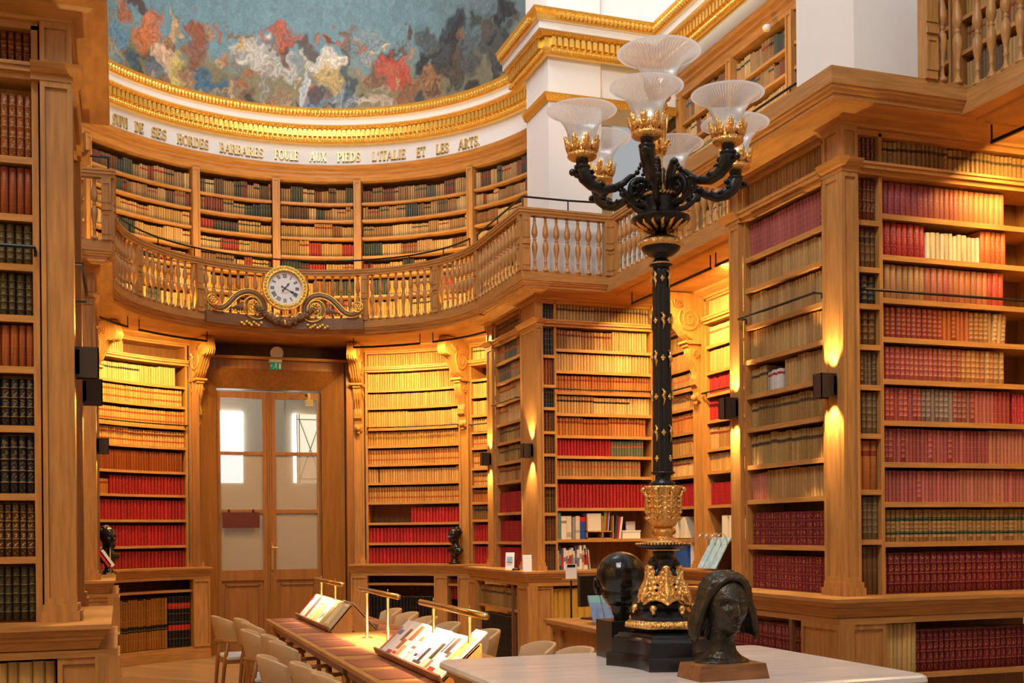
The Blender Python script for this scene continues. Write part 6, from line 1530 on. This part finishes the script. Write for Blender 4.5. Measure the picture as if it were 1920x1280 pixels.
col_(m, W, [(0, .03, -.221, .112, .080), (0, .03, -.213, .110, .077), (0, .03, -.196, .078, .062), (0, .03, -.175, .058, .055), (0, .028, -.14, .047, .050), (0, .022, -.10, .046, .052), (0, .015, -.06, .05, .055)])
remesh(m.build('head_and_neck', 'statue_brown', fb), .0030, 1)
m = MB()
def surf(dv, off): return (.076 + off) * dv.x, (.096 + off) * dv.y, (.117 + off) * dv.z
for k in range(64):
    side = -1 if k % 2 else 1; q = (k // 2) / 31.0
    be = math.radians(57 + 68 * q); d0 = Vector((side * .03, -math.cos(be), math.sin(be))).normalized()
    az = math.radians(82 + 96 * q); d1 = Vector((side * math.sin(az), -math.cos(az), .12)).normalized(); P = []
    drop = -.128 + .02 * math.sin(q * 4) + rng.uniform(-.008, .008)
    for t in [i / 13 for i in range(14)]:
        if t < .5:
            dv = d0.lerp(d1, (t / .5) ** .85).normalized(); o_ = .006 + .007 * math.sin(t * 16 + k * .7) + .008 * math.sin(PI * t / .5); P.append(W(*surf(dv, o_)))
        else:
            u = (t - .5) / .5; fl = .010 + .040 * math.sin(u * 1.9) * (1 if q < .65 else .35) + .005 * math.sin(u * 8 + k)
            P.append(W(side * (.076 + fl) * math.sin(az), -(.096 + fl * .5) * math.cos(az) + .010 * u, .014 + (drop - .014) * u))
    m.tube(P, [.008 + .012 * math.sin(PI * min(1, i / 13 * .9 + .08)) for i in range(14)], 7)
elip(m, W, (0, .030, .030), (.080, .080, .094), 24, 16)
remesh(m.build('hair', 'statue_brown', fb), .0040, 1)
# large dark male head seen from behind on a black block
mb_ = thing('male_head_sculpture', 'polished black head sculpture seen from behind on a square black block', 'sculpture', (2.265, 4.935, 1.0))
MB().box((2.17, 4.845, 1.0), (2.365, 5.03, 1.178)).build('black_block', 'black_stone', mb_, bevel=.003)
m = MB(); RM = PI - .334 - .1; W = head(m, (2.262, 4.935, 1.365), (1.40, 1.28, 1.16), RM)
elip(m, W, (0, .012, .022), (.084, .100, .097), 28, 20); elip(m, W, (0, .014, -.045), (.068, .074, .070), 24, 16)
for sx in (-1, 1): elip(m, W, (sx * .082, .010, -.022), (.009, .021, .038), 12, 10); elip(m, W, (sx * .089, .016, -.014), (.006, .020, .028), 12, 8)
col_(m, W, [(0, .006, -.162, .026, .036), (0, .006, -.145, .028, .040), (0, .008, -.10, .046, .05), (0, .01, -.05, .058, .06)])
remesh(m.build('head', 'statue_black', mb_), .0042, 2)
def small_bust(x, y, z, rot, k, label, beard=False):
    t = thing('bronze_bust', label, 'sculpture', (x, y, z)); m = MB()
    W = head(m, (x, y, z + .40*k), (k, k, k), rot, nu=48, nv=40)
    elip(m, W, (0, .01, .03), (.084, .10, .095)); 
    if beard: elip(m, W, (0, -.07, -.085), (.045, .035, .05))
    for i in range(26): a = rng.uniform(0, 6.28); b = rng.uniform(.1, 1.3); elip(m, W, (.083*math.cos(a)*math.cos(b), .02 + .09*abs(math.sin(a))*math.cos(b), .03 + .10*math.sin(b)), (.022, .022, .018), 8, 6)
    col_(m, W, [(0, .02, -.285, .05, .045), (0, .02, -.26, .10, .065), (0, .02, -.22, .155, .08), (0, .02, -.18, .14, .075), (0, .02, -.15, .075, .06), (0, .02, -.11, .05, .05), (0, .015, -.06, .05, .055)])
    remesh(m.build('head_and_shoulders', 'statue_black', t), .007, 1)
    MB().lathe([(.085*k, 0), (.085*k, .025*k), (.06*k, .035*k), (.04*k, .055*k), (.035*k, .09*k), (.05*k, .115*k), (.045*k, .14*k)], 20, (x, y, z)).build('socle', 'statue_black', t, True)
small_bust(.0 - .12, 12.95, ZL, .55, .98, 'black bronze bust on the left ledge in front of crimson books', True)
bp_ = FA.P(FA.S(50.0), -.15, ZL); small_bust(bp_.x, bp_.y, ZL, -1.2, .92, 'dark bronze bust on the curved ledge right of the doors')

# ------------------------------------------------------------------ desk, cards, files and screens
dk = thing('service_desk', 'low panelled oak desk with pale moulded top behind the marble table', 'desk', (4.05, 9.0, 0))
m = MB().box((3.68, 8.2, .765), (4.42, 9.75, .80)).box((3.70, 8.22, .74), (4.40, 9.73, .765)).box((3.73, 8.25, .72), (4.37, 9.70, .74)); fixn(m.build('desk_top', 'oak_h', dk))
m = MB(); FDk = Straight((3.76, 9.68), (0, -1), (1, 0)); m.boxF(FDk, 0, 1.42, .02, .6, 0, .72); panelled(m, FDk, 0, .20, .05, .72, -.02, .02); panelled(m, FDk, 1.2, 1.42, .05, .72, -.02, .02); fixn(m.build('desk_body', 'oak', dk))
def monitor(x, y, z, rz, label, w=.48, h=.30):
    t = thing('computer_monitor', label, 'monitor', (x, y, z), rz=rz)
    o = MB().box((-w/2, -.02, .12), (w/2, .025, .12 + h)).build('screen_casing', 'screen_black', t, local=True, bevel=.006)
    MB().tube([(0, .03, .25), (0, .05, .03)], .022, 8).build('stand_neck', 'screen_black', t, local=True); MB().box((-.11, -.07, 0), (.11, .10, .015)).build('stand_foot', 'screen_black', t, local=True)
monitor(4.10, 9.48, .80, .25, 'black computer monitor left of the dark head sculpture', .40, .28); monitor(4.36, 8.9, .80, -.5, 'black computer monitor behind the candelabra base', .40, .28)
bs_ = thing('brochure_rack', 'clear rack of sky-blue brochures on the service desk', 'rack', (3.95, 8.95, .80))
fixn(MB().prism([(3.80, 8.84, .80), (4.16, 8.84, .80), (4.16, 9.06, .80), (3.80, 9.06, .80)], (0, 0, .012)).prism([(3.80, 8.86, .81), (4.16, 8.86, .81), (4.16, 8.99, 1.03), (3.80, 8.99, 1.03)], (0, .008, 0)).build('clear_rack', 'acrylic', bs_))
for k in range(3):
    x = 3.81 + k * .118; m = MB().prism([(x, 8.875, .83), (x + .105, 8.875, .83), (x + .105, 9.0, 1.045), (x, 9.0, 1.045)], (0, .012, 0)); o = fixn(m.build('brochure', 'sky_print'))
    m = MB().prism([(x, 8.965, .985), (x + .105, 8.965, .985), (x + .105, 8.998, 1.043), (x, 8.998, 1.043)], (0, -.002, 0)); fixn(m.build('title_band', 'teal_print', None)).parent = o
    tag(o, 'sky-blue brochure with a teal top, %s in the desk rack' % ('leftmost', 'middle', 'rightmost')[k], 'brochure', 'brochures in the desk rack')
def card(x, y, z, w, h, rz, label, blk=None):
    t = thing('notice_card', label, 'card', (x, y, z), rz=rz); MB().prism([(-w/2, 0, 0), (w/2, 0, 0), (w/2, .03, h), (-w/2, .03, h)], (0, .003, 0)).build('card_face', 'card_white', t, local=True)
    MB().box((-w/2, .0, 0), (w/2, .07, .004)).build('foot', 'card_white', t, local=True)
    if blk: MB().prism([(-w*.32, -.002, h*.45), (w*.32, -.002, h*.45), (w*.32, .008, h*.75), (-w*.32, .008, h*.75)], (0, .004, 0)).build('printed_panel', blk, t, local=True)
card(4.045, 11.75, ZL, .10, .19, -.6, 'white folded card with a blue panel on the ledge before the red books', 'sky_print'); card(4.01, 11.08, ZL, .095, .175, -.3, 'plain white folded card on the ledge corner')
tr = thing('notice_card', 'small printed notice card on a wooden tray beside the monitors', 'card', (3.93, 9.70, .80)); MB().box((3.86, 9.66, 1.15), (4.02, 9.74, 1.165)).build('wooden_tray', 'oak', tr); MB().tube([(3.94, 9.70, .80), (3.94, 9.70, 1.15)], .008, 6).build('post', 'iron', tr)
MB().box((3.885, 9.695, 1.165), (3.995, 9.70, 1.30)).build('card_face', 'card_white', tr); MB().box((3.90, 9.692, 1.27), (3.98, 9.695, 1.295)).build('photo_strip', 'screen_black', tr)
pn = thing('desk_pen', 'black pen standing in a round base between the two white cards', 'pen', (4.05, 11.55, ZL)); MB().lathe([(.045, 0), (.045, .012), (.02, .03), (.008, .032)], 16, pn.location).build('round_base', 'iron', pn, True); MB().tube([(4.05, 11.55, ZL + .03), (4.06, 11.53, ZL + .16)], .006, 6).build('pen_barrel', 'iron', pn, True)
hd = thing('leaflet_stand', 'curved clear leaflet stand with tilted pale blue leaflets on the side ledge', 'rack', (5.78, 10.4, ZL))
m = MB()
for y in (10.20, 10.33, 10.46, 10.60): m.tube([(5.80 + .07*math.cos(a), y, ZL + .26 + .12*math.sin(a)) for a in [PI*i/10 for i in range(11)]], .007, 6)
m.box((5.74, 10.18, ZL), (5.93, 10.62, ZL + .01)); m.build('clear_hoops', 'acrylic', hd)
for k in range(3):
    y = 10.22 + k * .13; m = MB().prism([(5.735, y, ZL + .02), (5.735, y + .12, ZL + .02), (5.92, y + .12, ZL + .34), (5.92, y, ZL + .34)], (.012, 0, 0)); o = fixn(m.build('leaflet', 'sky_print')); tag(o, 'pale blue leaflet, %s in the curved clear stand' % ('nearest', 'middle', 'farthest')[k], 'leaflet', 'leaflets in the curved stand')
lf = thing('leaflet_stand', 'small stand of red and white leaflets at the foot of the left bust', 'rack', (-.10, 12.1, ZL)); MB().box((-.13, 12.05, ZL), (-.05, 12.15, ZL + .04)).tube([(-.09, 12.1, ZL), (-.09, 12.1, ZL + .30)], .006, 6).build('stand', 'brass', lf)
for k, cm_ in enumerate(('red_print', 'card_white')): fixn(MB().prism([(-.22 + k*.03, 12.0, ZL + .26), (-.19 + k*.03, 12.0, ZL + .28), (-.08 + k*.03, 12.0, ZL + .12), (-.11 + k*.03, 12.0, ZL + .10)], (0, .14, 0)).build('leaflet', cm_, lf))
def upright(F, s, w, h, z, colr, label, cat, depth=.2, lean=0, d0=.03, band=None, name='file', grp=None):
    m = MB(); A = [F.P(s, d0, z), F.P(s + w, d0, z), F.P(s + w, d0 + depth, z), F.P(s, d0 + depth, z)]; B = [F.P(s + lean, d0, z + h), F.P(s + w + lean, d0, z + h), F.P(s + w + lean, d0 + depth, z + h), F.P(s + lean, d0 + depth, z + h)]
    m.add(A + B, [(3, 2, 1, 0), (4, 5, 6, 7), (0, 1, 5, 4), (1, 2, 6, 5), (2, 3, 7, 6), (3, 0, 4, 7)], col=[(*S(colr), 1)] * 8); o = fixn(m.build(name, 'printed_cover')); tag(o, label, cat, grp)
    if band:
        z0, z1, bc = band; la, lb = lean * z0, lean * z1
        m = MB(); m.add([F.P(s + la, d0 - .002, z + h*z0), F.P(s + w + la, d0 - .002, z + h*z0), F.P(s + w + lb, d0 - .002, z + h*z1), F.P(s + lb, d0 - .002, z + h*z1)], [(0, 1, 2, 3)], col=[(*S(bc), 1)] * 4); q = m.build('spine_band', 'printed_cover'); q.parent = o
    return o
zz = 1.517
for s, w, h, c, lab, b, ln in ((.212, .045, .29, '5a7884', 'grey-blue folder at the left end of the file shelf', None, 0), (.262, .06, .25, 'd8d0c4', 'thick white book next to the grey-blue folder', (.7, .8, '8a8478'), 0), (.325, .055, .25, 'd0c8bc', 'second thick white book on the file shelf', (.1, .3, 'a8a090'), 0),
    (.392, .03, .24, '8a8a90', 'thin grey-white booklet on the file shelf', None, 0), (.428, .05, .25, 'c8c0b8', 'white book left of the blue one', (.3, .4, 'a09888'), 0), (.480, .062, .24, '2448a0', 'blue book with a red top on the file shelf', (.80, 1.0, 'c02028'), 0)):
    upright(FM1, s, w, h, zz, c, lab, 'book', name='book', band=b, lean=ln, grp='books on the file shelf')
pg = thing('pigeonhole_box', 'wooden pigeonhole box holding white papers on the file shelf', 'box', FM1.P(.66, .1, zz)); m = MB()
for s in (.55, .735, .86): m.boxF(FM1, s, s + .012, .01, .24, zz, zz + .25)
for z in (zz, zz + .075): m.boxF(FM1, .55, .872, .01, .24, z, z + .012)
fixn(m.build('divided_box', 'oak', pg))
upright(FM1, .565, .165, .19, zz + .088, 'd8cec8', 'block of white papers filling the pigeonhole box', 'papers', name='paper_stack', depth=.15)
for k, (c, nm) in enumerate((('78a850', 'green'), ('e0a030', 'yellow-orange'), ('c03848', 'red'), ('5060b0', 'blue'), ('d8c8a0', 'cream'))): upright(FM1, .752 + k * .014, .008, .21, zz + .088, c, 'thin %s folder leaning in the pigeonhole box' % nm, 'folder', lean=.035 - .045 - .0 + .03, depth=.15, name='folder')
for s, w, h, c, lab in ((.885, .022, .25, '38404c', 'dark leaning booklet right of the pigeonhole box'), (.912, .022, .24, 'b02830', 'red leaning booklet right of the pigeonhole box'), (.94, .024, .24, 'd8d0c8', 'white leaning booklet right of the pigeonhole box')): upright(FM1, s, w, h, zz, c, lab, 'booklet', lean=.03, name='booklet')
wb = thing('storage_box', 'white lidded storage box with an upright divider at the right of the file shelf', 'box', FM1.P(1.08, .1, zz)); fixn(MB().boxF(FM1, .985, 1.20, .03, .22, zz, zz + .075).boxF(FM1, .98, 1.205, .025, .225, zz + .075, zz + .09).boxF(FM1, 1.10, 1.21, .18, .2, zz + .09, zz + .19).build('box_body', 'plastic_white', wb))
s = .214
for k in range(17):
    w = rng.uniform(.014, .034); h = rng.uniform(.20, .27); c = rng.choice(['d8d4cc', 'cac4b8', 'e0dcd4', '50506a', 'b8b0a0', 'd4cec4', '303440'])
    upright(FM1, s, w - .002, h, 1.189, c, '%s slim office book from the left on the lowest shelf of the middle pier' % ordinal(k + 1), 'book', name='book', lean=.0 if k < 14 else -.02, grp='office books on the lowest middle shelf', band=(rng.uniform(.1, .5), rng.uniform(.55, .8), rng.choice(['9a948a', '6a7088', 'a03030']))); s += w
for k in range(4):
    F_, s_ = ((FB, 1.5 + k * .15) if k < 2 else (FB, .35 + (k - 2) * .22)); upright(F_, s_, .11, .24, 1.515, 'ddd6c8', '%s white magazine file on the side bay shelves' % ordinal(k + 1), 'magazine file', name='magazine_file', grp='white magazine files')
upright(FB, 1.86, .25, .20, 1.515, 'd0ccd0', 'white and pale box on the side bay shelf', 'box', name='storage_box', d0=.02); upright(FB, 1.84, .24, .12, 1.44 - .06, 'c01c28', 'red cloth hanging from the side bay shelf edge', 'cloth', name='red_cloth', d0=-.03, depth=.02)
upright(FB, .30, .42, .27, 1.189, '2a58b0', 'row of blue boxed volumes with red tops beside the candelabra', 'boxed set', name='boxed_set', band=(.80, .97, 'c02028')); upright(FB, .80, .06, .32, 1.189, 'e0dcd8', 'tall white book beside the blue boxed set', 'book', name='book')
upright(FB, 2.0, .18, .22, 1.189, 'b8c4d4', 'pale blue-grey box on the side bay ledge', 'box', name='storage_box')
sk = thing('floor_socket_box', 'small white socket box fixed low beside the lower left cabinet', 'socket', (.0, 5.86, .35)); MB().box((-.015, 5.80, .42), (.012, 5.90, .72)).build('casing', 'plastic_white', sk)
